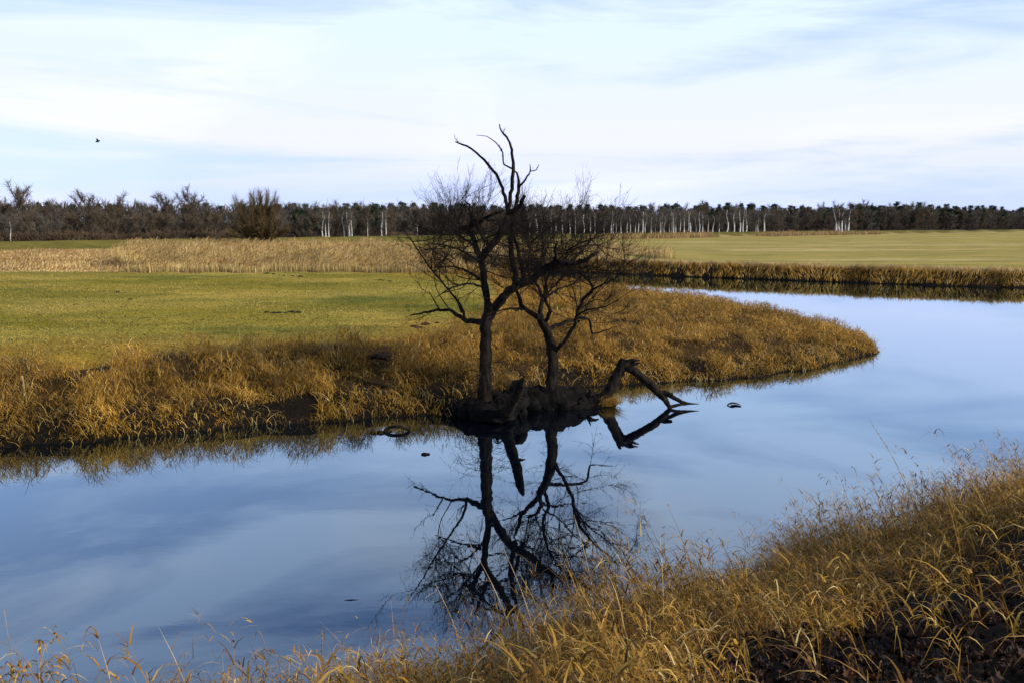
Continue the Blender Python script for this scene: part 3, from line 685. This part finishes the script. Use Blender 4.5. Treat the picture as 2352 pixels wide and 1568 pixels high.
lt.tube(P, r, 12, .3)
for (a, b, c) in (((1434, 834), (1455, 828), (1470, 827)), ((1440, 838), (1458, 836), (1472, 832)), ((1425, 835), (1428, 825), (1432, 822)), ((1436, 834), (1448, 826), (1460, 824))):
    Pq, rq = catmull([PD(*a, 25.3), PD(*b, 25.2), PD(*c, 25.2)], (.10, .06, .015), .06); lt.tube(Pq, rq, 6, .4)
obj('broken_limb', lt.mesh('broken_limb', o0, False), M_bark, root)
lt = Tubes(); P, r = catmull([PD(1434, 840, 25.3), PD(1452, 848, 25.2), PD(1480, 870, 25.0), PD(1505, 893, 24.8), PD(1524, 914, 24.7), PD(1541, 938, 24.5)], (.16, .15, .135, .13, .11, .06), .08)
lt.tube(P, r, 10, .25)
for pts, rr in (([(1515, 903, 24.8), (1532, 902, 24.7), (1545, 906, 24.6)], (.10, .075, .05)), ([(1530, 905, 24.8), (1552, 915, 24.8), (1575, 925, 24.7), (1606, 927, 24.7)], (.06, .075, .05, .01)),
                ([(1534, 936, 24.5), (1560, 929, 24.6), (1590, 927, 24.7)], (.06, .05, .02))):
    Pq, rq = catmull([PD(*q) for q in pts], rr, .07); lt.tube(Pq, rq, 7, .3)
obj('bent_limb', lt.mesh('bent_limb', o0, False), M_bark, root)
lt = Tubes()
for pts in ([(1350, 918, 24.9), (1356, 905, 24.8), (1362, 898, 24.8)], [(1356, 906, 24.8), (1368, 902, 24.8), (1376, 905, 24.8)], [(1340, 915, 24.8), (1352, 904, 24.8), (1358, 893, 24.7)]):
    Pq, rq = catmull([PD(*q) for q in pts], (.07, .05, .015), .06); lt.tube(Pq, rq, 6, .4)
obj('stub', lt.mesh('stub', o0, False), M_bark, root)
# golden tuft caught on the log
n = 900; c0 = PD(1392, 925, 24.9)
b = np.stack([c0[0] + rng.normal(0, .16, n), c0[1] + rng.normal(0, .12, n), np.abs(rng.normal(0, .06, n)) + .02], 1)
g = blades(b, rng.uniform(.15, .42, n), rng.normal(-.1, .9, n), rng.uniform(.2, 1, n), rng.uniform(.1, .8, n), rng.uniform(.1, .8, n), rng.uniform(.012, .026, n), palette(n, (5, 5, 3, 3, 1, 1, 1)), 3)
me = mesh_np('grass_tuft', g[0] - c0, g[1], C=g[2])
tag(obj('grass_tuft', me, M_blade), 'golden grass tuft caught on the end of the half sunk trunk', 'grass tuft').location = c0
# looped branch, clod, floating bits
o0 = np.array((*PZ(912, 990), 0.)); lt = Tubes()
P = [o0 + np.array((math.cos(a) * .36, math.sin(a) * .02, math.sin(a) * .16 - .02)) for a in np.linspace(-.15, np.pi + .15, 16)]
lt.tube(P, np.array([.03] + [.05] * 14 + [.03]), 8, .3)
tag(obj('looped_branch', lt.mesh('looped_branch', o0, False), M_bark), 'small dark branch arching out of the water left of the trees', 'branch').location = o0
o0 = np.array((*PZ(977, 1043), 0.))
tag(obj('mud_clod', lump_mesh('mud_clod', [(o0 + (-.02, 0, .01), (.085, .06, .045), 4), (o0 + (.08, 0, .01), (.04, .035, .03), 9)], o0), M_root), 'small dark lump sticking out of the open water below the looped branch', 'clod').location = o0
def floater(px, py, segs, label, name='floating_stick'):
    o0 = np.array((*PZ(px, py), 0.)); lt = Tubes()
    for s in segs:
        P, r = catmull([o0 + np.array(q[:3]) for q in s], [q[3] for q in s], .05); lt.tube(P, r, 6, .3)
    tag(obj(name, lt.mesh(name, o0, False), M_bark), label, 'stick').location = o0
floater(1684, 930, ([(-.2, 0, .01, .02), (-.05, .02, .07, .03), (.12, .03, .05, .025), (.24, 0, .01, .01)], [(-.1, -.05, .01, .02), (.05, -.1, .02, .03), (.2, -.22, .01, .012)]),
        'small dark driftwood in open water right of the sunken trunk')
floater(1330, 971, ([(-.05, 0, .0, .012), (0, .01, .02, .02), (.07, .02, .0, .01)],), 'tiny dark chip floating just below the sunken trunk')
floater(805, 1378, ([(-.1, 0, .0, .004), (0, .01, .006, .007), (.12, .02, .0, .004)],), 'thin dark stick floating near the near bank, left of the reflection')
# pale stakes in the left bank
for k, (px, py, d, hh, lab) in enumerate(((55, 900, 22.6, .36, 'short pale broken stake in the left bank grass'), (66, 900, 23.2, .55, 'brown stake just right of the pale one, standing in the left bank grass'))):
    p = PD(px, py, d); zg = float(height([p[0]], [p[1]])[0]); o0 = np.array((p[0], p[1], zg)); lt = Tubes()
    top = 6 - (6 - 0) * 0 ; P, r = catmull([o0 - (0, 0, .1), o0 + (.01, 0, hh * .5 + .15), o0 + (-.01, 0, hh + .25)], (.035, .03, .024), .1); lt.tube(P, r, 7, .15)
    tag(obj('stake', lt.mesh('stake', o0, False), M_pale if k == 0 else M_fbark), lab, 'stake').location = o0
# old dark log end in the bank grass
p = PD(870, 872, 26.5); o0 = np.array((p[0], p[1], float(height([p[0]], [p[1]])[0]) + .24)); lt = Tubes()
P, r = catmull([o0 + (-.42, 0, .02), o0 + (0, .03, .05), o0 + (.42, -.05, -.03)], (.07, .10, .06), .08); lt.tube(P, r, 9, .3)
tag(obj('log', lt.mesh('log', o0, False), M_bark), 'short dark log lying in the golden bank grass left of the trees', 'log').location = o0

# ------------------------------------------------------------------ mole hills
def mole_mesh(k): return lump_mesh('mole_hill', [((0, 0, .0), (.30, .28, .13), k * 7 + 2), ((.16, .1, -.01), (.17, .16, .09), k + 11)], (0, 0, 0))
mm = [mole_mesh(k) for k in range(3)]
mh = [('mole hills near the reed bed', 'small dark mole hill in the row along the reed bed', ((608, 629), (615, 630), (628, 631), (640, 632), (652, 634), (325, 625), (330, 626), (672, 634), (690, 635), (873, 645), (880, 646), (895, 648), (35, 622), (65, 622))),
      ('mole hills in the middle of the meadow', 'small dark mole hill in the middle of the green meadow', ((613, 717), (628, 718), (641, 719), (655, 717), (668, 716), (684, 718), (300, 690), (175, 700), (270, 672))),
      ('mole hills beside the left tree', 'dark mole hill beside the low left branch of the taller tree', ((951, 748), (977, 745), (1004, 743), (962, 750)))]
for gname, lab, pts in mh:
    for k, (px, py) in enumerate(pts):
        xx, yy = PZ(px, py, 1.4)
        o = obj('mole_hill', mm[k % 3], M_soil); o.location = (xx, yy, float(height([xx], [yy])[0])); o.rotation_euler.z = k * 1.3
        s = random.uniform(.38, .7); o.scale = (s, s, s * random.uniform(.8, 1.2)); tag(o, lab, 'mole hill', gname)

# ------------------------------------------------------------------ far trees
def bare_variant(k, hh=12, wide=4.4, low=.10, tw=1500, thick=.05, mats=None, lean=0.0, limbs_in_crown=False):
    """trunk mesh and crown mesh of one leafless tree of height hh"""
    tk, cw = Tubes(), Tubes()
    P, r = catmull([(0, 0, -.3), (rng.normal(0, .15), rng.normal(0, .15), hh * .35), (rng.normal(0, .2) + lean * hh * .5, rng.normal(0, .2), hh * .7), (rng.normal(0, .25) + lean * hh, rng.normal(0, .25), hh * .93)],
                   (hh * .020, hh * .014, hh * .008, .03), 1.2)
    tk.tube(P, r, 6)
    for j in range(22):
        t = rng.uniform(low, .95); i = int(t * (len(P) - 1)); a = rng.uniform(0, 6.28)
        d = np.array((math.cos(a), math.sin(a), rng.uniform(.4, 1.3))); q = [P[i]]; L_ = wide * rng.uniform(.7, 1.2) * (1.15 - .6 * abs(t - .5))
        for s in range(4): d = unit(d + np.array((0, 0, .18)) + rng.normal(0, .15, 3)); q.append(q[-1] + d * L_ / 4)
        (cw if limbs_in_crown else tk).tube(q, np.linspace(hh * (.003 if limbs_in_crown else .0045), .02, 5), 4)
        for m in range(tw // 22):
            s = rng.uniform(.2, 1) * 4; ii = min(int(s), 3); b = q[ii] * (1 - s + ii) + q[ii + 1] * (s - ii)
            dd = unit(unit(d) * .6 + rng.normal(0, .8, 3) + (0, 0, .35)); l2 = rng.uniform(.6, 1.9)
            c1 = b + dd * l2 * .5; c2 = c1 + unit(dd + rng.normal(0, .35, 3) + (0, 0, .2)) * l2 * .5
            cw.tube([b, c1, c2], (thick * .6, thick * .5, thick * .2), 3, cap=False)
    return tk.mesh('trunk', smooth=True), cw.mesh('crown', smooth=False)
def pine_variant(hh=13):
    tk = Tubes(); P = [(0, 0, -.3), (rng.normal(0, .1), 0, hh * .5), (rng.normal(0, .2), 0, hh * .96)]; tk.tube(P, (.19, .14, .04), 6)
    V, T, o = [], [], 0
    for j in range(50):
        zz = hh * (1 - .62 * rng.uniform(0, 1) ** 1.0); rr = (1 - (zz / hh)) * 4.2 + .45; a = rng.uniform(0, 6.28); rad = rr * rng.uniform(.2, 1)
        c = np.array((math.cos(a) * rad, math.sin(a) * rad, zz)); m = 34
        b = c + rng.normal(0, 1, (m, 3)) * (.42, .42, .26); d = rng.normal(0, 1, (m, 3)) * .20 + (0, 0, .12); e = rng.normal(0, 1, (m, 3)) * .11
        V.append(np.stack([b - d - e, b + d * 1.2, b + e], 1).reshape(-1, 3)); T.append(np.arange(m * 3).reshape(-1, 3) + o); o += m * 3
        if j % 3 == 0: tk.tube([(0, 0, zz - .5), tuple(c)], (.06, .03), 4)
    return tk.mesh('trunk'), mesh_np('crown', np.concatenate(V), None, np.concatenate(T))
def thing2(name, tm, cm, bm, cmat, loc, sc, rz, label, cat, group, pair={}):
    root = empty(name, loc); root.rotation_euler.z = rz; root.scale = (sc[0], sc[0], sc[1]); tag(root, label, cat, group)
    for nm, me_, mt in (('trunk', tm, bm), ('crown', cm, cmat)):
        if not me_.materials: me_.materials.append(mt)
        o = bpy.data.objects.new(nm, me_); col.objects.link(o); o.parent = root
    return root
bares = [bare_variant(k, thick=.06) for k in range(6)]
bares2 = [bare_variant(k, thick=.06) for k in range(3)]
pines = [pine_variant() for k in range(5)]
birch = [bare_variant(k, 12, 2.0, .45, 420, .026, limbs_in_crown=True, lean=(0, .0, .02, -.03, .05, -.06)[k]) for k in range(6)]
def sight(px): return (px - 1176) / F
def on_line(px, off):         # point on the sight line of px that lies 'off' metres behind the embankment line
    s = sight(px) / cp; lo, hi = 60., 1500.
    for _ in range(40):
        m = (lo + hi) / 2
        if float(dike_d(np.array([s * m]), np.array([m]))[0]) < off: lo = m
        else: hi = m
    return s * m, m
def top_z(px, py, y):
    a, yy, zz = ray(px, py); return CAM_H + zz * y / yy
def skyline(px): return float(np.interp(px, (0, 200, 330, 560, 700, 900, 1200, 1420, 1560, 1650, 1780, 1880, 2060, 2200, 2352), (470, 470, 474, 474, 476, 472, 476, 478, 474, 472, 476, 474, 470, 478, 482)))
SEG = ((-200, 545, 'left of the big willow'), (545, 950, 'between the big willow and the bare trees'), (950, 1420, 'behind the two bare trees'), (1420, 1760, 'in the birch stretch right of the bare trees'), (1760, 2600, 'at the right end of the wood'))
def seg(px):
    for a, b, t in SEG:
        if px < b: return t
    return SEG[-1][2]
random.seed(5)
for row, (cnt, off, hk) in enumerate(((104, 17, .80), (92, 27, .93), (80, 38, 1.0))):
    for k in range(cnt):
        px = -60 + (k + random.random()) * 2480 / cnt; xx, yy = on_line(px, off + random.uniform(-3, 5))
        zt = top_z(px, skyline(px) + random.uniform(-3, 12), yy) * hk; s = max(.5, (zt - 1.3) / 12) ; v = random.choice(bares2 if random.random() < .35 else bares)
        isb2 = v in bares2
        thing2('bare_tree', *v, M_fbark, M_fcrown2 if isb2 else M_fcrown, (xx, yy, 1.3), (s * random.uniform(.85, 1.25), s), random.uniform(0, 6.28),
               'dark leafless tree of the wood ' + seg(px), 'tree', 'leafless trees of the wood ' + seg(px))
for row, (cnt, off) in enumerate(((140, 43), (112, 55))):
    for k in range(cnt):
        px = -60 + (k + random.random()) * 2480 / cnt; pr = float(np.interp(px, (0, 560, 640, 900, 1300, 1600, 1750, 2352), (.3, .3, .9, 1, .9, 1, 1, 1)))
        if random.random() > pr: continue
        xx, yy = on_line(px, off + random.uniform(-4, 4)); zt = top_z(px, skyline(px) - random.uniform(-7, 7), yy); s = (zt - 1.3) / 13
        thing2('pine_tree', *random.choice(pines), M_fbark, M_pine, (xx, yy, 1.3), (s * random.uniform(.9, 1.3), s), random.uniform(0, 6.28),
               'dark green pine of the wood ' + seg(px), 'pine', 'pines of the wood ' + seg(px))
# pines standing in the front edge of the wood on the right
for k in range(42):
    px = random.choice((random.uniform(1560, 2352), random.uniform(1950, 2352), random.uniform(690, 900))); xx, yy = on_line(px, random.uniform(22, 34)); zt = top_z(px, skyline(px) + random.uniform(2, 9), yy); s = (zt - 1.3) / 13
    thing2('pine_tree', *random.choice(pines), M_fbark, M_pine, (xx, yy, 1.3), (s * 1.1, s), random.uniform(0, 6.28), 'dark green pine of the wood ' + seg(px), 'pine', 'pines of the wood ' + seg(px))
# pale round crowns that overtop the left of the wood
for px, py, lab in ((75, 441, 'pale tall leafless tree overtopping the far left of the wood'), (225, 452, 'leafless tree overtopping the wood between the far left and the middle of its left part'),
                    (290, 458, 'leafless tree just overtopping the wood right of its neighbour in the left part'), (400, 455, 'leafless tree overtopping the wood left of the domed crown'), (458, 450, 'domed leafless crown overtopping the wood left of the big willow'),
                    (-10, 440, 'tall leafless tree cut by the left edge of the photo')):
    xx, yy = on_line(px, 24); zt = top_z(px, py, yy); s = (zt - 1.3) / 12
    thing2('bare_tree', *random.choice(bares), M_fbark, M_fcrown, (xx, yy, 1.3), (s * 1.05, s), random.uniform(0, 6), lab, 'tree', None)
# birches
def put_birch(px, top, lab, grp, off=9, v=None, wd=1.0):
    xx, yy = on_line(px, off + random.uniform(-1.5, 1.5)); zt = top_z(px, top, yy); s = (zt - 1.3) / 12
    thing2('birch_tree', *birch[random.randrange(4) if v is None else v], M_birch, M_fcrown2, (xx, yy, 1.3), (s * wd, s), 0 if v is not None else random.uniform(0, 6), lab, 'birch', grp)
for pxs, lab in (((753, 757, 764), 'white birch in the trio just right of the big willow'), ((798, 806, 811), 'white birch in the spreading clump second right of the willow'),
                 ((885, 893), 'slim white birch in the pair nearest the left of the two bare trees')):
    for px in pxs: put_birch(px, 482, lab, lab.replace('white birch', 'birches').replace('slim ', ''), 10, wd=1.3)
put_birch(815, 484, 'leaning white birch at the right of the spreading clump', None, 9.5, 4, 1.2)
put_birch(852, 500, 'lone thin grey birch between the birch clump and the birch pair', None); put_birch(48, 505, 'lone white birch trunk at the far left of the wood', None, 8, 1, 1.2)
put_birch(963, 500, 'faint birch left of the bare trees', None)
for px in (1215, 1242, 1262, 1275, 1305, 1318, 1410, 1452, 1460, 1500, 1512, 1535, 1562, 1578, 1588, 1615, 1628, 1640, 1228, 1290, 1336, 1350, 1361, 1387, 1398, 1404, 1422, 1435, 1443, 1467, 1477, 1488, 1508, 1518, 1530, 1539, 1545, 1555, 1569, 1596, 1604):
    put_birch(px + random.uniform(-2, 2), 484 + random.uniform(-6, 14), 'white birch trunk in the long row behind and right of the bare trees', 'birches of the long row', random.uniform(7, 13), wd=random.uniform(1.1, 1.8))
for px in (1657, 1675, 1687, 1695, 1702): put_birch(px, 478 + random.uniform(0, 4), 'tall white birch in the loose group right of the long row', 'birches of the loose group', 9, wd=1.7)
for px in (1724, 1730): put_birch(px, 490, 'short white birch just left of the forked white birch', 'short birches', 9, wd=1.5)
put_birch(1743, 481, 'bright white birch standing alone right of the short pair', None, 7, 2, 2.0)
for px, v in ((1903, 5), (1912, 3), (1917, 1), (1925, 2), (1931, 4)): put_birch(px, 477, 'thick white birch in the fan shaped clump on the right', 'birches of the fan shaped clump', 7, v, 2.3)
# hedge of low bushes in front of the wood, left
def bush_mesh():
    tb = Tubes()
    for j in range(300):
        a = rng.uniform(0, 6.28); d = np.array((math.cos(a) * .6, math.sin(a) * .6, rng.uniform(.25, 1.2))); b = np.array((rng.normal(0, .7), rng.normal(0, .5), rng.uniform(0, .7))); l2 = rng.uniform(.7, 1.5)
        tb.tube([b, b + unit(d) * l2 * .6, b + unit(d) * l2 * .6 + unit(d + rng.normal(0, .4, 3)) * l2 * .4], (.06, .045, .02), 3, cap=False)
    return tb.mesh('bush', smooth=False)
bm_ = [bush_mesh() for k in range(4)]
for k in range(90):
    px = -40 + k * 12.5 + random.uniform(-5, 5) if k < 50 else random.uniform(600, 2400)
    xx, yy = on_line(px, random.uniform(9, 12)); o = obj('bush', random.choice(bm_), M_bush)
    s = random.uniform(1.0, 1.6) if k < 50 else random.uniform(.9, 1.5)
    o.location = (xx, yy, 1.2); o.scale = (s * 1.2, s, s * (1.25 if k < 50 else 1)); o.rotation_euler.z = random.uniform(0, 6)
    if k < 50: tag(o, 'low brown bush in the hedge before the left part of the wood', 'bush', 'bushes of the low hedge on the left')
    else: tag(o, 'low brown bush at the foot of the wood right of the big willow', 'bush', 'bushes at the foot of the wood')
# dense interior of the wood
x = rng.uniform(-260, 700, 110000); off = rng.uniform(24, 75, 110000); yk = np.interp(x, DK[:, 0], DK[:, 1]); y = yk + off * 1.35
n = len(x); s_ = np.interp(x, (-200, 0, 300), (8.2, 9.5, 11.5))
zz = 1.3 + rng.uniform(0, 1, n) * (s_ - 1.0); cc = np.array([(.075, .056, .046), (.05, .04, .034), (.10, .074, .06)])[rng.choice(3, n)]
g = blades(np.stack([x, y, zz], 1), rng.uniform(1.2, 3.2, n), rng.uniform(0, 6.3, n), rng.uniform(0, .6, n), rng.uniform(0, .4, n), rng.uniform(0, .3, n), rng.uniform(.12, .35, n), cc, 2)
me = mesh_np('wood_interior', *g[:2], C=g[2])
tag(obj('wood_interior', me, M_short), 'dark tangle of trunks and twigs deep inside the wood', 'wood', kind='stuff')

# the big spreading willow before the embankment
wd_ = 155.; bx = sight(610) * wd_ * 1.0 / cp; root = empty('willow_tree', (bx, wd_, 1.3))
tag(root, 'large spreading multi stemmed willow rising above the wood on the left', 'willow')
tk, cw, up_ = Tubes(), Tubes(), Tubes()
for j in range(44):
    a = rng.uniform(0, 6.28); el_ = rng.uniform(.3, 1.3) if j < 26 else rng.uniform(1.1, 1.5); L_ = (10.8 if el_ > .95 else 6.8) * rng.uniform(.85, 1.03)
    d = np.array((math.cos(a) * math.cos(el_), math.sin(a) * math.cos(el_) * .8, math.sin(el_))); q = [np.array((rng.normal(0, .4), rng.normal(0, .3), .1))]
    for s in range(6): d = unit(d + rng.normal(0, .10, 3) + (0, 0, .06)); q.append(q[-1] + d * L_ / 6)
    tk.tube(q, np.linspace(.22 if j < 6 else .13, .03, 7), 6)
    for m in range(170):
        s = rng.uniform(.2, 1) * 6; ii = min(int(s), 5); b = q[ii] * (1 - s + ii) + q[ii + 1] * (s - ii)
        dd = unit(d * .7 + rng.normal(0, .55, 3) + (0, 0, .5)); l2 = rng.uniform(.7, 1.9); hi = b[2] > 7.2; th = .018 if hi else .034
        c1 = b + dd * l2 * .5; c2 = c1 + unit(dd + rng.normal(0, .25, 3) + (0, 0, .3)) * l2 * .5
        cw.tube([b, c1, c2], (th, th * .8, th * .3), 3, cap=False)
tk.tube([(0, 0, -.3), (.1, 0, .9), (.3, 0, 1.6)], (.9, .75, .4), 10, .2)
obj('trunk', tk.mesh('trunk', smooth=False), M_bark, root); obj('crown', cw.mesh('crown', smooth=False), M_willow, root)

# ------------------------------------------------------------------ a bird far up on the left
p = PD(225, 325, 60); root = empty('bird', p); tag(root, 'tiny dark bird flying in the sky at the upper left', 'bird')
b = lump_mesh('body', [((0, 0, 0), (.17, .06, .055), 3)], (0, 0, 0)); obj('body', b, M_root, root)
for s in (-1, 1):
    V = [(-.08, 0, .02), (.08, 0, .02), (.05, .22 * s, .10), (-.05, .22 * s, .10), (-.07, .46 * s, .06), (-.08, 0, .035), (.08, 0, .035), (.05, .22 * s, .11), (-.05, .22 * s, .11)]
    obj('wing', mesh_np('wing', V, [(0, 1, 2, 3), (5, 6, 7, 8)], [(3, 2, 4), (8, 7, 4)]), M_root, root)
root.rotation_euler = (.5, -.35, .5)

# ------------------------------------------------------------------ tall single stalks in front of the water
def stalk(px, py, ztop, bx_, by_, label, plume=True):
    """stalk whose tip lies at height ztop on the sight line and whose foot stands on the near bank"""
    X1, Y1 = PZ(px, py, ztop); X0, Y0 = bx_, by_; z0 = float(height([X0], [Y0])[0]); o0 = np.array((X0, Y0, z0)); lt = Tubes()
    tip = np.array((X1, Y1, ztop)); mid = o0 * .45 + tip * .55 + (0, 0, .10)
    P, r = catmull([o0 - (0, 0, .05), mid, tip], (.006, .005, .0022), .08); lt.tube(P, r, 4)
    root = tag(obj('grass_stalk', lt.mesh('grass_stalk', o0), M_pale), label, 'grass stalk', 'tall single stalks of the near bank'); root.location = o0
    if plume:
        k = len(P); n = 34; ii = rng.integers(int(k * .72), k, n); b = P[ii] - o0; dd = unit(P[-1] - P[-3])
        g = blades(b, rng.uniform(.04, .09, n), np.full(n, math.atan2(dd[1], dd[0])) + rng.normal(0, .7, n), rng.uniform(.3, 1.2, n), rng.uniform(0, .5, n), rng.uniform(.1, .8, n), rng.uniform(.003, .006, n), palette(n, (1, 2, 3, 1, 1, 3, 0)), 2)
        obj('seed_head', mesh_np('seed_head', *g[:2], C=g[2]), M_blade, root)
def foot(px, py, z): return PZ(px, py, z)
for (px, py, zt, fx, fy, fz, lab, pl) in (
    (2000, 968, 3.0, 2140, 1180, 1.9, 'longest bent stalk rising over the water on the right', True), (1578, 1268, 2.6, 1625, 1400, 1.9, 'feathery stalk standing above the middle of the near bank', True),
    (2010, 1125, 2.7, 2060, 1240, 2.0, 'leaning seed stalk below the longest one', True), (1000, 1340, 2.7, 1100, 1520, 2.0, 'pale straight stalk crossing the lower left of the tree reflection', False),
    (1075, 1240, 3.1, 1230, 1560, 2.3, 'pale straight stalk crossing the tree trunk reflection', False), (1190, 1310, 2.9, 1290, 1560, 2.3, 'pale stalk crossing the reflection right of the trunk', False),
    (1155, 1255, 3.0, 1270, 1500, 2.2, 'second pale stalk crossing the trunk reflection', False), (1318, 1180, 3.0, 1400, 1480, 2.2, 'pale stalk crossing the right limb reflection', False),
    (2330, 1020, 3.0, 2352, 1130, 2.3, 'drooping seed stalk at the right edge of the photo', True), (10, 1400, 2.2, 40, 1530, 1.4, 'thin pale stalk at the lower left edge of the photo', False),
    (740, 1445, 2.4, 735, 1530, 1.8, 'upright stalk on the left part of the near bank', True), (1960, 1180, 2.8, 2010, 1300, 2.1, 'short drooping stalk at the crest of the right slope', True)):
    a, b_ = foot(fx, fy, fz); stalk(px, py, zt, a, b_, lab, pl)
# leafy tuft at the lower left corner
def leafy(px, py, z, hh, nst, label):
    xx, yy = PZ(px, py, z); zg = max(0, float(height([xx], [yy])[0])); n = nst
    b = np.stack([rng.normal(0, .10, n), rng.normal(0, .10, n), np.zeros(n)], 1); H_ = rng.uniform(.7, 1.05, n) * hh
    a = rng.uniform(0, 6.3, n); ln_ = rng.uniform(0, .12, n); ps = [blades(b, H_, a, ln_, ln_, ln_ * .3, np.full(n, .009), palette(n, (3, 3, 2, 2, 1, 1, 0)), 4, p=.3)]
    for q in range(14):
        t = rng.uniform(.45, 1, n); o_ = H_ * (ln_ * t + ln_ * t * t); bb = b + np.stack([np.cos(a) * o_, np.sin(a) * o_, H_ * t], 1)
        ps.append(blades(bb, rng.uniform(.08, .2, n), rng.uniform(0, 6.3, n), rng.uniform(.2, .7, n), rng.uniform(.1, .6, n), rng.uniform(.6, 2.2, n), rng.uniform(.012, .028, n), palette(n, (4, 4, 3, 2, 1, 2, 0)), 4))
    g = join(ps); o = obj('grass_tuft', mesh_np('grass_tuft', *g[:2], C=g[2]), M_blade); o.location = (xx, yy, zg); tag(o, label, 'grass tuft')
leafy(70, 1560, 1.7, 0, 1, 'x') if False else None
for px, ytop, zt, n_, lab in ((62, 1475, 2.3, 16, 'tall leafy dry tuft before the water in the lower left corner'), (8, 1500, 2.2, 9, 'leafy dry stems cut by the left edge at the bottom')):
    xx, yy = PZ(px, ytop, zt); zg = max(0., float(height([xx], [yy])[0])); leafy(px, ytop, zt, zt - zg, n_, lab)
# yellow leaves
def yleaf(px, py, z, r_, label):
    xx, yy = PZ(px, py, z); V = [(0, 0, 0)] + [(a * r_, b * r_, r_ * .35 * (a * a + b * b)) for a, b in star]
    o = obj('yellow_leaf', mesh_np('yellow_leaf', V, None, [(0, i + 1, (i + 1) % 10 + 1) for i in range(10)], C=np.tile((.42, .27, .02), (11, 1))), M_leaf)
    o.location = (xx, yy, z); o.rotation_euler = (R(48), .2, .6); tag(o, label, 'leaf')
def surf(px, py):              # where the sight line meets the near slope
    z = 4.5
    while z > 0.3:
        xx, yy = PZ(px, py, z)
        if float(height([xx], [yy])[0]) >= z: return z
        z -= .02
    return z
yleaf(1436, 1556, surf(1436, 1556) + .32, .05, 'bright yellow leaf hanging in the grass at the bottom edge')
yleaf(2155, 1402, surf(2155, 1402) + .12, .032, 'yellow leaf in the grass of the right slope, uppermost of two')
yleaf(2065, 1437, surf(2065, 1437) + .12, .03, 'yellow leaf in the grass of the right slope, lower of two')
